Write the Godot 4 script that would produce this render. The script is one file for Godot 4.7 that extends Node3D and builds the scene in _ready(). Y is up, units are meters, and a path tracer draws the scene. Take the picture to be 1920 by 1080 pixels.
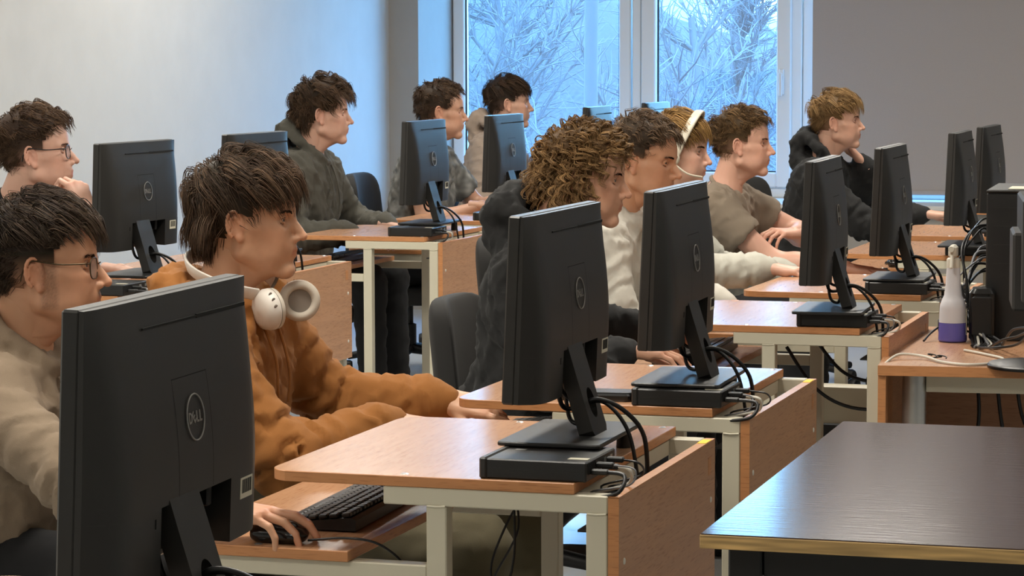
extends Node3D
# A computer classroom: rows of desks run away from the camera, students face +x, the window wall closes the far end.
# Room coordinates in the comments: x along the students' view, y up, d = depth away from the camera (world z = -d).

var M := {}
var used := {}
var TX := {}


func V(x: float, y: float, d: float) -> Vector3:
	return Vector3(x, y, -d)


# ------------------------------------------------------------------ mesh builder
class MB:
	var v := PackedVector3Array()
	var n := PackedVector3Array()
	var c := PackedColorArray()
	var ix := PackedInt32Array()
	var col := Color(1, 1, 1)
	var colored := false

	func poly(p: Array, ref: Vector3) -> void:
		# flat convex polygon whose front looks away from ref
		var nn: Vector3 = (p[1] - p[0]).cross(p[2] - p[0]).normalized()
		var mid := Vector3.ZERO
		for q in p: mid += q
		mid /= p.size()
		var flip := nn.dot(mid - ref) < 0.0
		if flip: nn = -nn
		var b := v.size()
		for q in p:
			v.append(q); n.append(nn)
			if colored: c.append(col)
		for i in range(1, p.size() - 1):
			ix.append(b)
			if flip:
				ix.append(b + i); ix.append(b + i + 1)
			else:
				ix.append(b + i + 1); ix.append(b + i)

	func box(center: Vector3, size: Vector3, bev := 0.0, bs := Basis.IDENTITY) -> MB:
		var h := size * 0.5
		var bb := minf(bev, minf(h.x, minf(h.y, h.z)) * 0.9)
		var ax := [bs.x, bs.y, bs.z]
		var pt := func(s: Array, a: int) -> Vector3:
			var q := center
			for k in 3:
				q += ax[k] * (s[k] * (h[k] - (0.0 if k == a else bb)))
			return q
		for a in 3:
			var b1 := (a + 1) % 3
			var b2 := (a + 2) % 3
			for sg in [-1.0, 1.0]:
				var q := []
				for w in [[-1.0, -1.0], [1.0, -1.0], [1.0, 1.0], [-1.0, 1.0]]:
					var s := [0.0, 0.0, 0.0]
					s[a] = sg; s[b1] = w[0]; s[b2] = w[1]
					q.append(pt.call(s, a))
				poly(q, center)
		if bb > 0.0:
			for a in 3:
				var b1 := (a + 1) % 3
				var b2 := (a + 2) % 3
				for s1 in [-1.0, 1.0]:
					for s2 in [-1.0, 1.0]:
						var s := [0.0, 0.0, 0.0]
						s[b1] = s1; s[b2] = s2
						s[a] = -1.0
						var p0: Vector3 = pt.call(s, b1)
						var p1: Vector3 = pt.call(s, b2)
						s[a] = 1.0
						poly([p0, pt.call(s, b1), pt.call(s, b2), p1], center)
			for sx in [-1.0, 1.0]:
				for sy in [-1.0, 1.0]:
					for sz in [-1.0, 1.0]:
						var s := [sx, sy, sz]
						poly([pt.call(s, 0), pt.call(s, 1), pt.call(s, 2)], center)
		return self

	func span(a: Vector3, b: Vector3, bev := 0.0) -> MB:
		return box((a + b) * 0.5, (b - a).abs(), bev)

	func grid(pts: PackedVector3Array, w: int, h: int, wrap_u := false, wrap_v := false, flip := false) -> MB:
		# smooth grid of w columns and h rows
		var b := v.size()
		var nn := PackedVector3Array()
		nn.resize(pts.size())
		var uw := w if wrap_u else w - 1
		var vh := h if wrap_v else h - 1
		for j in vh:
			var j2 := (j + 1) % h
			for i in uw:
				var i2 := (i + 1) % w
				var a := j * w + i
				var e := j * w + i2
				var f := j2 * w + i2
				var g := j2 * w + i
				var m := (pts[f] - pts[a]).cross(pts[g] - pts[e])
				if flip: m = -m
				nn[a] += m; nn[e] += m; nn[f] += m; nn[g] += m
				if flip:
					ix.append_array([b + a, b + e, b + f, b + a, b + f, b + g])
				else:
					ix.append_array([b + a, b + f, b + e, b + a, b + g, b + f])
		for i in pts.size():
			n.append(nn[i].normalized())
			if colored: c.append(col)
		v.append_array(pts)
		return self

	func tube(p: PackedVector3Array, rad, sides := 8, caps := true) -> MB:
		# rad: one radius or one for each point
		var k := p.size()
		var ring := PackedVector3Array()
		var t0 := (p[1] - p[0]).normalized()
		var u := t0.cross(Vector3.UP if absf(t0.y) < 0.9 else Vector3.RIGHT).normalized()
		for i in k:
			var t := (p[mini(i + 1, k - 1)] - p[maxi(i - 1, 0)]).normalized()
			u = (u - t * u.dot(t)).normalized()
			var w := t.cross(u)
			var rr: float = rad if rad is float else rad[i]
			for s in sides:
				var a := TAU * s / sides
				ring.append(p[i] + (u * cos(a) + w * sin(a)) * rr)
		grid(ring, sides, k, true, false, true)
		if caps:
			for e in [0, k - 1]:
				var q := []
				for s in sides: q.append(ring[e * sides + s])
				poly(q, p[1] if e == 0 else p[k - 2])
		return self

	func lathe(prof: Array, seg: int, at := Vector3.ZERO, bs := Basis.IDENTITY) -> MB:
		# prof: [radius, height] pairs, turned about bs.y; sharp corners by repeating a point
		var start := 0
		for e in range(1, prof.size() + 1):
			if e == prof.size() or (prof[e][0] == prof[e - 1][0] and prof[e][1] == prof[e - 1][1]):
				var pts := PackedVector3Array()
				for k in range(start, e):
					for s in seg:
						var a := TAU * s / seg
						pts.append(at + bs * Vector3(cos(a) * prof[k][0], prof[k][1], sin(a) * prof[k][0]))
				if e - start > 1: grid(pts, seg, e - start, true, false, false)
				start = e
		return self

	func prism(poly2: PackedVector2Array, y0: float, y1: float, bev := 0.0, mode := 0) -> MB:
		# convex outline in (x, z), upright; mode 1: caps only, mode 2: sides only
		var mid := Vector2.ZERO
		for q in poly2: mid += q
		mid /= poly2.size()
		var k := poly2.size()
		var inn := PackedVector2Array()
		for q in poly2: inn.append(q - (q - mid).normalized() * bev)
		var m3 := Vector3(mid.x, (y0 + y1) * 0.5, mid.y)
		var top := []
		var bot := []
		for q in inn:
			top.append(Vector3(q.x, y1, q.y)); bot.append(Vector3(q.x, y0, q.y))
		if mode != 2:
			poly(top, m3); poly(bot, m3)
		for i in (k if mode != 1 else 0):
			var a := poly2[i]
			var b := poly2[(i + 1) % k]
			var lo := y0 + bev
			var hi := y1 - bev
			poly([Vector3(a.x, lo, a.y), Vector3(b.x, lo, b.y), Vector3(b.x, hi, b.y), Vector3(a.x, hi, a.y)], m3)
			if bev > 0.0:
				poly([Vector3(a.x, hi, a.y), Vector3(b.x, hi, b.y), top[(i + 1) % k], top[i]], m3)
				poly([Vector3(a.x, lo, a.y), Vector3(b.x, lo, b.y), bot[(i + 1) % k], bot[i]], m3)
		return self

	func add(m: ArrayMesh, t := Transform3D.IDENTITY) -> MB:
		for s in m.get_surface_count():
			var ar := m.surface_get_arrays(s)
			var b := v.size()
			var av: PackedVector3Array = ar[Mesh.ARRAY_VERTEX]
			var an: PackedVector3Array = ar[Mesh.ARRAY_NORMAL]
			for i in av.size():
				v.append(t * av[i]); n.append((t.basis * an[i]).normalized())
				if colored: c.append(col)
			for i in ar[Mesh.ARRAY_INDEX]: ix.append(b + i)
		return self

	func mesh() -> ArrayMesh:
		var ar := []
		ar.resize(Mesh.ARRAY_MAX)
		ar[Mesh.ARRAY_VERTEX] = v
		ar[Mesh.ARRAY_NORMAL] = n
		if colored: ar[Mesh.ARRAY_COLOR] = c
		ar[Mesh.ARRAY_INDEX] = ix
		var m := ArrayMesh.new()
		m.add_surface_from_arrays(Mesh.PRIMITIVE_TRIANGLES, ar)
		return m


func smooth_path(p: Array, per := 6) -> PackedVector3Array:
	# Catmull-Rom through the points
	var out := PackedVector3Array()
	for i in p.size() - 1:
		var a: Vector3 = p[maxi(i - 1, 0)]
		var b: Vector3 = p[i]
		var c: Vector3 = p[i + 1]
		var d: Vector3 = p[mini(i + 2, p.size() - 1)]
		for k in per:
			out.append(b.cubic_interpolate(c, a, d, float(k) / per))
	out.append(p[p.size() - 1])
	return out


func rounded(x0: float, z0: float, x1: float, z1: float, r: Array, seg := 6) -> PackedVector2Array:
	# rectangle whose corners (x0z0, x1z0, x1z1, x0z1) have radii r
	var out := PackedVector2Array()
	var cs := [[x0, z0, 1, 1, PI], [x1, z0, -1, 1, 1.5 * PI], [x1, z1, -1, -1, 0.0], [x0, z1, 1, -1, 0.5 * PI]]
	for i in 4:
		var q: Array = cs[i]
		var rr: float = r[i]
		if rr <= 0.0:
			out.append(Vector2(q[0], q[1]))
			continue
		var ce := Vector2(q[0] + q[2] * rr, q[1] + q[3] * rr)
		for k in seg + 1:
			var a: float = q[4] + 0.5 * PI * k / seg
			out.append(ce + Vector2(cos(a), sin(a)) * rr)
	return out


# ------------------------------------------------------------------ nodes
func numbered(called: String) -> String:
	var k: int = used.get(called, 0)
	used[called] = k + 1
	return called if k == 0 else "%s_%03d" % [called, k]


func thing(called: String, label: String, category: String, at := Vector3.ZERO, turn := 0.0, group := "") -> Node3D:
	var o := Node3D.new()
	o.name = numbered(called)
	add_child(o)
	o.position = at
	o.rotation.y = turn
	tag(o, label, category, group)
	return o


func tag(o: Node, label: String, category: String, group := "") -> Node:
	o.set_meta("label", label)
	o.set_meta("category", category)
	if group: o.set_meta("group", group)
	return o


func part(called: String, m: Mesh, mat: Material, parent: Node, at := Vector3.ZERO) -> MeshInstance3D:
	var o := MeshInstance3D.new()
	o.name = called
	o.mesh = m
	o.material_override = mat
	parent.add_child(o, true)
	o.position = at
	return o


func solo(called: String, m: Mesh, mat: Material, label: String, category: String, group := "") -> MeshInstance3D:
	var o := MeshInstance3D.new()
	o.name = numbered(called)
	o.mesh = m
	o.material_override = mat
	add_child(o)
	tag(o, label, category, group)
	return o


func struct(called: String, m: Mesh, mat: Material, parent: Node = null) -> MeshInstance3D:
	var o := MeshInstance3D.new()
	o.name = called if parent else numbered(called)
	o.mesh = m
	o.material_override = mat
	(parent if parent else self).add_child(o, true)
	if parent == null: o.set_meta("kind", "structure")
	return o


func copy(o: Node3D, at: Vector3, turn: float, label: String, group := "") -> Node3D:
	var c: Node3D = o.duplicate()
	c.name = numbered(String(o.name).rstrip("0123456789").rstrip("_"))
	add_child(c)
	c.position = at
	c.rotation.y = turn
	c.set_meta("label", label)
	if group: c.set_meta("group", group)
	return c


# ------------------------------------------------------------------ materials
func mat(called: String, color: Color, rough := 0.6, metal := 0.0) -> StandardMaterial3D:
	var m := StandardMaterial3D.new()
	m.resource_name = called
	m.albedo_color = color
	m.roughness = rough
	m.metallic = metal
	M[called] = m
	return m


func noise_tex(size: int, fx: float, fy: float, seed_: int, lo: float, hi: float, oct := 4, mul := Color(1, 1, 1)) -> ImageTexture:
	# seamless-enough grey noise stretched by fx, fy
	var f := FastNoiseLite.new()
	f.seed = seed_
	f.frequency = 1.0
	f.fractal_octaves = oct
	var im := Image.create(size, size, false, Image.FORMAT_RGB8)
	for y in size:
		var ty := float(y) / size
		for x in size:
			var tx := float(x) / size
			var a := f.get_noise_2d(tx * fx, ty * fy)
			var b := f.get_noise_2d((tx - 1.0) * fx, ty * fy)
			var c2 := f.get_noise_2d(tx * fx, (ty - 1.0) * fy)
			var d := f.get_noise_2d((tx - 1.0) * fx, (ty - 1.0) * fy)
			var k := lerpf(lerpf(a, b, tx), lerpf(c2, d, tx), ty)
			var g := lerpf(lo, hi, clampf(k * 0.9 + 0.5, 0, 1))
			im.set_pixel(x, y, Color(g * mul.r, g * mul.g, g * mul.b))
	return ImageTexture.create_from_image(im)


func wood_tex(size: int, along_v: bool, seed_: int) -> ImageTexture:
	# fine beech: long streaks, short dark pores
	var f := FastNoiseLite.new()
	f.seed = seed_
	f.frequency = 1.0
	var g := FastNoiseLite.new()
	g.seed = seed_ + 7
	g.frequency = 1.0
	g.fractal_octaves = 2
	var im := Image.create(size, size, false, Image.FORMAT_RGB8)
	for y in size:
		for x in size:
			var s := float(x) / size
			var t := float(y) / size
			if not along_v:
				var q := s
				s = t
				t = q
			var a := lerpf(f.get_noise_2d(s * 26.0, t * 1.6), f.get_noise_2d(s * 26.0, (t - 1.0) * 1.6), t)
			var b := lerpf(g.get_noise_2d(s * 150.0, t * 9.0), g.get_noise_2d(s * 150.0, (t - 1.0) * 9.0), t)
			var k := 0.93 + 0.07 * a
			var pore := clampf((b - 0.22) * 4.0, 0.0, 1.0) * 0.11
			k -= pore
			im.set_pixel(x, y, Color(k, k * (1.0 - pore * 0.4), k * (1.0 - pore * 0.8)))
	return ImageTexture.create_from_image(im)


func tri(m: StandardMaterial3D, t: Texture2D, scale: float, world := true) -> StandardMaterial3D:
	m.albedo_texture = t
	m.uv1_triplanar = true
	m.uv1_world_triplanar = world
	m.uv1_scale = Vector3.ONE * scale
	return m


func bumpy(m: StandardMaterial3D, t: Texture2D, depth: float, scale := 0.0) -> StandardMaterial3D:
	m.heightmap_enabled = true
	m.heightmap_texture = t
	m.heightmap_scale = depth
	if scale > 0.0:
		m.uv1_triplanar = true
		m.uv1_world_triplanar = true
		m.uv1_scale = Vector3.ONE * scale
	return m


func _ready() -> void:
	# ---- camera
	var cam := Camera3D.new()
	cam.name = "camera"
	cam.fov = 12.329
	cam.near = 0.05
	cam.far = 400.0
	add_child(cam)
	cam.transform = Transform3D(Basis(Vector3(0.95364, -0.00232, -0.30094), Vector3(-0.02341, 0.99637, -0.08187), Vector3(0.30004, 0.08512, 0.95012)).orthonormalized(), V(0, 1.438, 0))
	cam.current = true
	# ---- sky and exposure
	var env := Environment.new()
	var sm := ProceduralSkyMaterial.new()
	sm.sky_top_color = Color(0.42, 0.68, 1.0)
	sm.sky_horizon_color = Color(0.55, 0.83, 1.0)
	sm.sky_curve = 0.25
	sm.ground_bottom_color = Color(0.30, 0.45, 0.62)
	sm.ground_horizon_color = Color(0.45, 0.66, 0.86)
	sm.sky_energy_multiplier = 3.1
	sm.ground_energy_multiplier = 1.0
	var sky := Sky.new()
	sky.sky_material = sm
	env.background_mode = Environment.BG_SKY
	env.sky = sky
	env.tonemap_mode = Environment.TONE_MAPPER_LINEAR
	env.tonemap_exposure = 1.3
	env.sdfgi_enabled = true
	env.ssao_enabled = true
	env.ssil_enabled = true
	var we := WorldEnvironment.new()
	we.name = "environment"
	we.environment = env
	add_child(we)
	make_materials()
	ceiling_lamps()
	room()
	outside()
	desks()
	teacher_corner()
	dark_table()
	people()


# ------------------------------------------------------------------ lights: recessed panels in the ceiling, above the frame
func ceiling_lamps() -> void:
	var white := mat("lamp_diffuser", Color(0.95, 0.95, 0.92), 0.5)
	white.emission_enabled = true
	white.emission = Color(1.0, 0.97, 0.92)
	white.emission_energy_multiplier = 2.0
	var rim := mat("lamp_rim", Color(0.85, 0.85, 0.84), 0.4)
	var proto_rim := MB.new()
	for s in [-1.0, 1.0]:
		proto_rim.box(Vector3(0, 0, s * 0.6), Vector3(0.64, 0.03, 0.04), 0.004)
		proto_rim.box(Vector3(s * 0.3, 0, 0), Vector3(0.04, 0.03, 1.16), 0.004)
	var rm := proto_rim.mesh()
	var dm := MB.new().box(Vector3.ZERO, Vector3(0.56, 0.012, 1.16), 0.003).mesh()
	var row_name := ["over the window aisle", "over the middle aisle", "over the front of the class"]
	for i in 3:
		for k in 4:
			var at := V([-4.3, -1.9, 0.6][i], 3.075, 1.0 + 3.4 * k)
			var t := thing("ceiling_light", "flat ceiling light panel, %s row %s" % [["first", "second", "third", "fourth"][k], row_name[i]], "ceiling light", at, 0.0, "ceiling panels")
			part("rim", rm, rim, t)
			part("diffuser", dm, white, t, Vector3(0, 0.004, 0))
			var l := AreaLight3D.new()
			l.name = "panel_light"
			l.area_size = Vector2(0.56, 1.16)
			l.light_color = Color(1.0, 0.972, 0.925)
			l.light_energy = LAMP * [0.55, 1.0, 1.08, 1.0][k] * [0.80, 1.12, 0.2][i]
			l.area_range = 20.0
			l.area_attenuation = 2.0
			l.shadow_enabled = true
			t.add_child(l)
			l.position = Vector3(0, -0.02, 0)
			l.rotation.x = -PI / 2


const LAMP := 4.0


func make_materials() -> void:
	TX.wood_v = wood_tex(512, true, 3)
	TX.wood_u = wood_tex(512, false, 5)
	TX.grain = noise_tex(256, 90, 90, 4, 0.0, 1.0, 2)
	TX.cloth = noise_tex(256, 60, 60, 9, 0.80, 1.0, 3)
	TX.soft = noise_tex(256, 6, 6, 12, 0.975, 1.0, 4)
	TX.ply = noise_tex(256, 3, 46, 15, 0.62, 1.0, 2)
	tri(mat("beech_top", Color(0.775, 0.585, 0.44), 0.27), TX.wood_v, 1.6)
	tri(mat("beech_panel", Color(0.775, 0.585, 0.44), 0.4), TX.wood_u, 1.6)
	tri(mat("beech_edge", Color(0.81, 0.56, 0.36), 0.4), TX.wood_u, 1.6)
	mat("frame_paint", Color(0.80, 0.775, 0.69), 0.42)
	bumpy(mat("black_plastic", Color(0.145, 0.14, 0.132), 0.4), TX.grain, 0.02, 14.0)
	bumpy(mat("pc_black", Color(0.10, 0.10, 0.10), 0.38), TX.grain, 0.02, 14.0)
	mat("gloss_black", Color(0.07, 0.07, 0.07), 0.22)
	mat("rubber_black", Color(0.06, 0.06, 0.06), 0.5)
	mat("hole_black", Color(0.02, 0.02, 0.02), 0.9)
	mat("cable_black", Color(0.055, 0.055, 0.06), 0.38)
	mat("cable_white", Color(0.82, 0.80, 0.75), 0.45)
	mat("cable_grey", Color(0.45, 0.45, 0.46), 0.45)
	mat("logo_grey", Color(0.58, 0.57, 0.55), 0.3, 0.4)
	mat("sticker_white", Color(0.80, 0.78, 0.70), 0.6)
	mat("print_black", Color(0.08, 0.08, 0.08), 0.7)
	mat("yellow_sticker", Color(0.95, 0.80, 0.10), 0.6)
	mat("metal_silver", Color(0.75, 0.75, 0.74), 0.3, 0.8)
	mat("screw_white", Color(0.85, 0.83, 0.78), 0.4)
	mat("chair_fabric", Color(0.16, 0.155, 0.15), 0.85)
	tri(M.chair_fabric, TX.cloth, 9.0)
	mat("chair_plastic", Color(0.06, 0.06, 0.06), 0.45)
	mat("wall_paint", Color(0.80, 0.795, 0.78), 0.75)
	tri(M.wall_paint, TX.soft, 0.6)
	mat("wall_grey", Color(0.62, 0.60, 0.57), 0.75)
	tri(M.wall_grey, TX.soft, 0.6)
	mat("ceiling_paint", Color(0.86, 0.86, 0.84), 0.9)
	mat("floor_lino", Color(0.70, 0.71, 0.71), 0.28)
	tri(M.floor_lino, TX.soft, 1.2)
	mat("upvc", Color(0.88, 0.88, 0.87), 0.3)
	mat("gasket", Color(0.12, 0.12, 0.13), 0.6)
	mat("blind_cloth", Color(0.74, 0.71, 0.695), 0.9)
	tri(M.blind_cloth, TX.cloth, 5.0)
	M.blind_cloth.backlight_enabled = true
	M.blind_cloth.backlight = Color(0.22, 0.18, 0.15)
	var gl := mat("pane_glass", Color(0.95, 0.97, 1.0, 0.08), 0.02)
	gl.transparency = BaseMaterial3D.TRANSPARENCY_ALPHA
	mat("sill_white", Color(0.84, 0.83, 0.80), 0.35)


# ------------------------------------------------------------------ the room
func room() -> void:
	var X0 := -5.32
	var X1 := 4.2
	var D0 := -3.2
	var D1 := 14.5
	var HC := 3.1
	struct("floor", MB.new().span(V(X0 - 0.2, -0.15, D0 - 0.2), V(X1 + 0.2, 0, 15.3)).mesh(), M.floor_lino)
	struct("ceiling", MB.new().span(V(X0 - 0.2, HC, D0 - 0.2), V(X1 + 0.2, HC + 0.2, 15.3)).mesh(), M.ceiling_paint)
	struct("wall_left", MB.new().span(V(X0 - 0.25, 0, D0), V(X0, HC, 15.3)).mesh(), M.wall_paint)
	struct("wall_right", MB.new().span(V(X1, 0, D0), V(X1 + 0.25, HC, 15.3)).mesh(), M.wall_paint)
	struct("wall_near", MB.new().span(V(X0 - 0.25, 0, D0 - 0.25), V(X1 + 0.25, HC, D0)).mesh(), M.wall_paint)
	# far wall: parapet below, lintel above, piers; a deep reveal round the windows
	var OX := -5.14
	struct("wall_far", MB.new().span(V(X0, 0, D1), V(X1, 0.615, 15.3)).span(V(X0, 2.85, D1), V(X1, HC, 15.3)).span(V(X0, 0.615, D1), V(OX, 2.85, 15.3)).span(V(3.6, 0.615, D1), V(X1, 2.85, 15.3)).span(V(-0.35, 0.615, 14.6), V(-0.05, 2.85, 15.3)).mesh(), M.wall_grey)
	struct("trim_1", MB.new().span(V(OX + 0.001, 0.617, 14.42), V(3.6, 0.645, 15.13), 0.006).mesh(), M.sill_white)
	# skirting along the side wall
	struct("baseboard_left", MB.new().span(V(X0, 0, D0), V(X0 + 0.018, 0.09, D1), 0.004).mesh(), M.sill_white)
	# radiator line under the sill
	window_unit(1, [[-5.135, -4.04, false], [-4.03, -3.025, true]], 0.645, 2.85)
	window_unit(2, [[-3.02, -1.70, false], [-1.69, -0.36, true]], 0.645, 2.85)
	window_unit(3, [[-0.04, 1.75, false], [1.76, 3.59, true]], 0.645, 2.85)
	# roller blinds drawn over the second and third windows
	blind(-2.935, -0.42, "grey roller blind drawn down beside the uncovered window")
	blind(0.02, 3.5, "grey roller blind drawn down beyond the pier")


func window_unit(n: int, leaves: Array, y0: float, y1: float) -> void:
	var w := Node3D.new()
	w.name = "window_%d" % n
	add_child(w)
	w.set_meta("kind", "structure")
	for lf in leaves:
		var a: float = lf[0]
		var b: float = lf[1]
		var fr := MB.new()
		var fw := 0.07
		fr.span(V(a, y0, 15.10), V(a + fw, y1, 15.19), 0.006).span(V(b - fw, y0, 15.10), V(b, y1, 15.19), 0.006)
		fr.span(V(a + fw, y0, 15.10), V(b - fw, y0 + fw, 15.19), 0.006).span(V(a + fw, y1 - fw, 15.10), V(b - fw, y1, 15.19), 0.006)
		part("window_frame", fr.mesh(), M.upvc, w)
		var g0 := a + fw
		var g1 := b - fw
		var gy := y0 + fw
		var gt := y1 - fw
		if lf[2]:
			var s := MB.new()
			var sw := 0.075
			s.span(V(g0 - 0.012, gy - 0.012, 15.075), V(g0 + sw, gt + 0.012, 15.15), 0.008).span(V(g1 - sw, gy - 0.012, 15.075), V(g1 + 0.012, gt + 0.012, 15.15), 0.008)
			s.span(V(g0 + sw, gy - 0.012, 15.075), V(g1 - sw, gy + sw, 15.15), 0.008).span(V(g0 + sw, gt - sw, 15.075), V(g1 - sw, gt + 0.012, 15.15), 0.008)
			var sash := part("sash", s.mesh(), M.upvc, w)
			part("gap_seal", MB.new().span(V(g0 - 0.018, gy, 15.095), V(g0 - 0.0125, gt, 15.10)).mesh(), M.gasket, sash)
			g0 += sw; g1 -= sw; gy += sw; gt -= sw
			var hd := MB.new()
			hd.span(V(g1 + 0.02, 1.235, 15.062), V(g1 + 0.048, 1.385, 15.076), 0.005)
			hd.tube(PackedVector3Array([V(g1 + 0.034, 1.35, 15.07), V(g1 + 0.034, 1.35, 15.03)]), 0.008, 8)
			hd.box(V(g1 + 0.034, 1.295, 15.028), Vector3(0.02, 0.135, 0.016), 0.005)
			part("handle", hd.mesh(), M.upvc, sash)
		var gk := MB.new()
		gk.span(V(g0, gy, 15.128), V(g0 + 0.008, gt, 15.138)).span(V(g1 - 0.008, gy, 15.128), V(g1, gt, 15.138)).span(V(g0, gy, 15.128), V(g1, gy + 0.008, 15.138))
		part("glazing_seal", gk.mesh(), M.gasket, w)
		part("pane", MB.new().span(V(g0 + 0.002, gy, 15.13), V(g1 - 0.002, gt, 15.136)).mesh(), M.pane_glass, w)


func blind(a: float, b: float, label: String) -> void:
	var t := thing("roller_blind", label, "blind", V((a + b) * 0.5, 0.68, 14.95))
	var wd := b - a
	part("cloth", MB.new().box(Vector3(0, 1.04, 0), Vector3(wd, 2.08, 0.003)).mesh(), M.blind_cloth, t)
	part("bottom_bar", MB.new().box(Vector3(0, 0.012, 0.004), Vector3(wd, 0.028, 0.014), 0.005).mesh(), M.blind_cloth, t)
	var ro := MB.new().tube(PackedVector3Array([Vector3(-wd * 0.5, 2.1, 0), Vector3(wd * 0.5, 2.1, 0)]), 0.03, 14)
	part("roller", ro.mesh(), M.upvc, t)


# ------------------------------------------------------------------ beyond the glass: bare trees on a slope, a house
func outside() -> void:
	tri(mat("bark", Color(0.40, 0.41, 0.42), 0.9), TX.cloth, 4.0)
	mat("twig", Color(0.42, 0.42, 0.42), 0.9)
	mat("twig_dark", Color(0.30, 0.31, 0.33), 0.9)
	tri(mat("far_brush", Color(0.40, 0.40, 0.40), 0.95), noise_tex(256, 60, 60, 21, 0.35, 1.0, 4), 0.22)
	tri(mat("frost_ground", Color(0.66, 0.70, 0.73), 0.95), TX.cloth, 0.4)
	mat("house_wall", Color(0.52, 0.58, 0.66), 0.9)
	mat("house_roof", Color(0.80, 0.83, 0.86), 0.9)
	# ground, one storey down, rising to a wooded bank
	var f := FastNoiseLite.new()
	f.seed = 5
	f.frequency = 0.06
	var gw := 90
	var gh := 70
	var pts := PackedVector3Array()
	for j in gh:
		for i in gw:
			var d := 16.5 + 100.0 * j / (gh - 1)
			var x := -75.0 + 130.0 * i / (gw - 1)
			var y := bank(x, d) + f.get_noise_2d(x, d) * (0.4 + 0.5 * smoothstep(40, 80, d))
			pts.append(V(x, y, d))
	struct("ground_outside", MB.new().grid(pts, gw, gh).mesh(), M.far_brush)
	var rng := RandomNumberGenerator.new()
	rng.seed = 77
	# gabled house at the edge of the trees
	var h := thing("house", "pale gabled house half hidden by bare trees outside the window", "house", V(-17.6, -3.0, 64), 0.35)
	part("wall", MB.new().span(Vector3(-4, 0, -5), Vector3(4, 4.5, 5)).mesh(), M.house_wall, h)
	var g := MB.new()
	for s in [-1.0, 1.0]:
		g.poly([Vector3(-4, 4.5, 5 * s), Vector3(4, 4.5, 5 * s), Vector3(0, 8.0, 5 * s)], Vector3(0, 5, 0))
		g.box(Vector3(s * 2.2, 6.15, 0), Vector3(5.7, 0.25, 10.8), 0.02, Basis(Vector3(0, 0, 1), -s * 0.72))
	part("roof", g.mesh(), M.house_roof, h)
	# nearer trees, one object each
	var spots := [[-8.6, 24.0, 6.2, 0], [-7.2, 27.5, 6.6, 1], [-6.7, 22.6, 5.4, 0], [-9.9, 30.0, 6.8, 1], [-8.0, 34.0, 7.0, 0], [-5.75, 23.8, 6.2, 2], [-5.6, 28.8, 5.4, 0], [-6.9, 32.0, 5.2, 1], [-4.6, 26.2, 5.2, 0], [-11.6, 36.0, 7.0, 0], [-9.2, 40.0, 5.2, 1], [-6.4, 38.0, 5.0, 0], [-3.4, 24.5, 5.2, 1], [-7.6, 45.0, 4.6, 0], [-13.0, 42.0, 7.6, 1], [-10.8, 48.0, 7.6, 0]]
	var kinds := ["bare tree with pale tangled twigs outside the window", "bare tree with dense fine branches in the thicket outside the window", "tall bare tree with a dark forked trunk outside the opening sash"]
	for q in spots:
		bare_tree(rng, V(q[0], bank(q[0], q[1]), q[1]), q[2], kinds[q[3]], q[3])
	# pale birch trunk behind the fixed pane
	var b := thing("birch_tree", "slim straight tree trunk behind the fixed pane", "tree", V(-5.82, -3.4, 20.6))
	var tr := MB.new().tube(smooth_path([Vector3(0, 0, 0), Vector3(0.03, 2.2, 0), Vector3(-0.02, 4.5, 0), Vector3(0.02, 7.5, 0)], 4), 0.055, 10)
	part("trunk", tr.mesh(), M.bark, b)


func bank(x: float, d: float) -> float:
	return -3.5 + (6.6 - 1.5 * smoothstep(-12.6, -10.6, x * 45.0 / d)) * smoothstep(26.0, 52.0, d)


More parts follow.
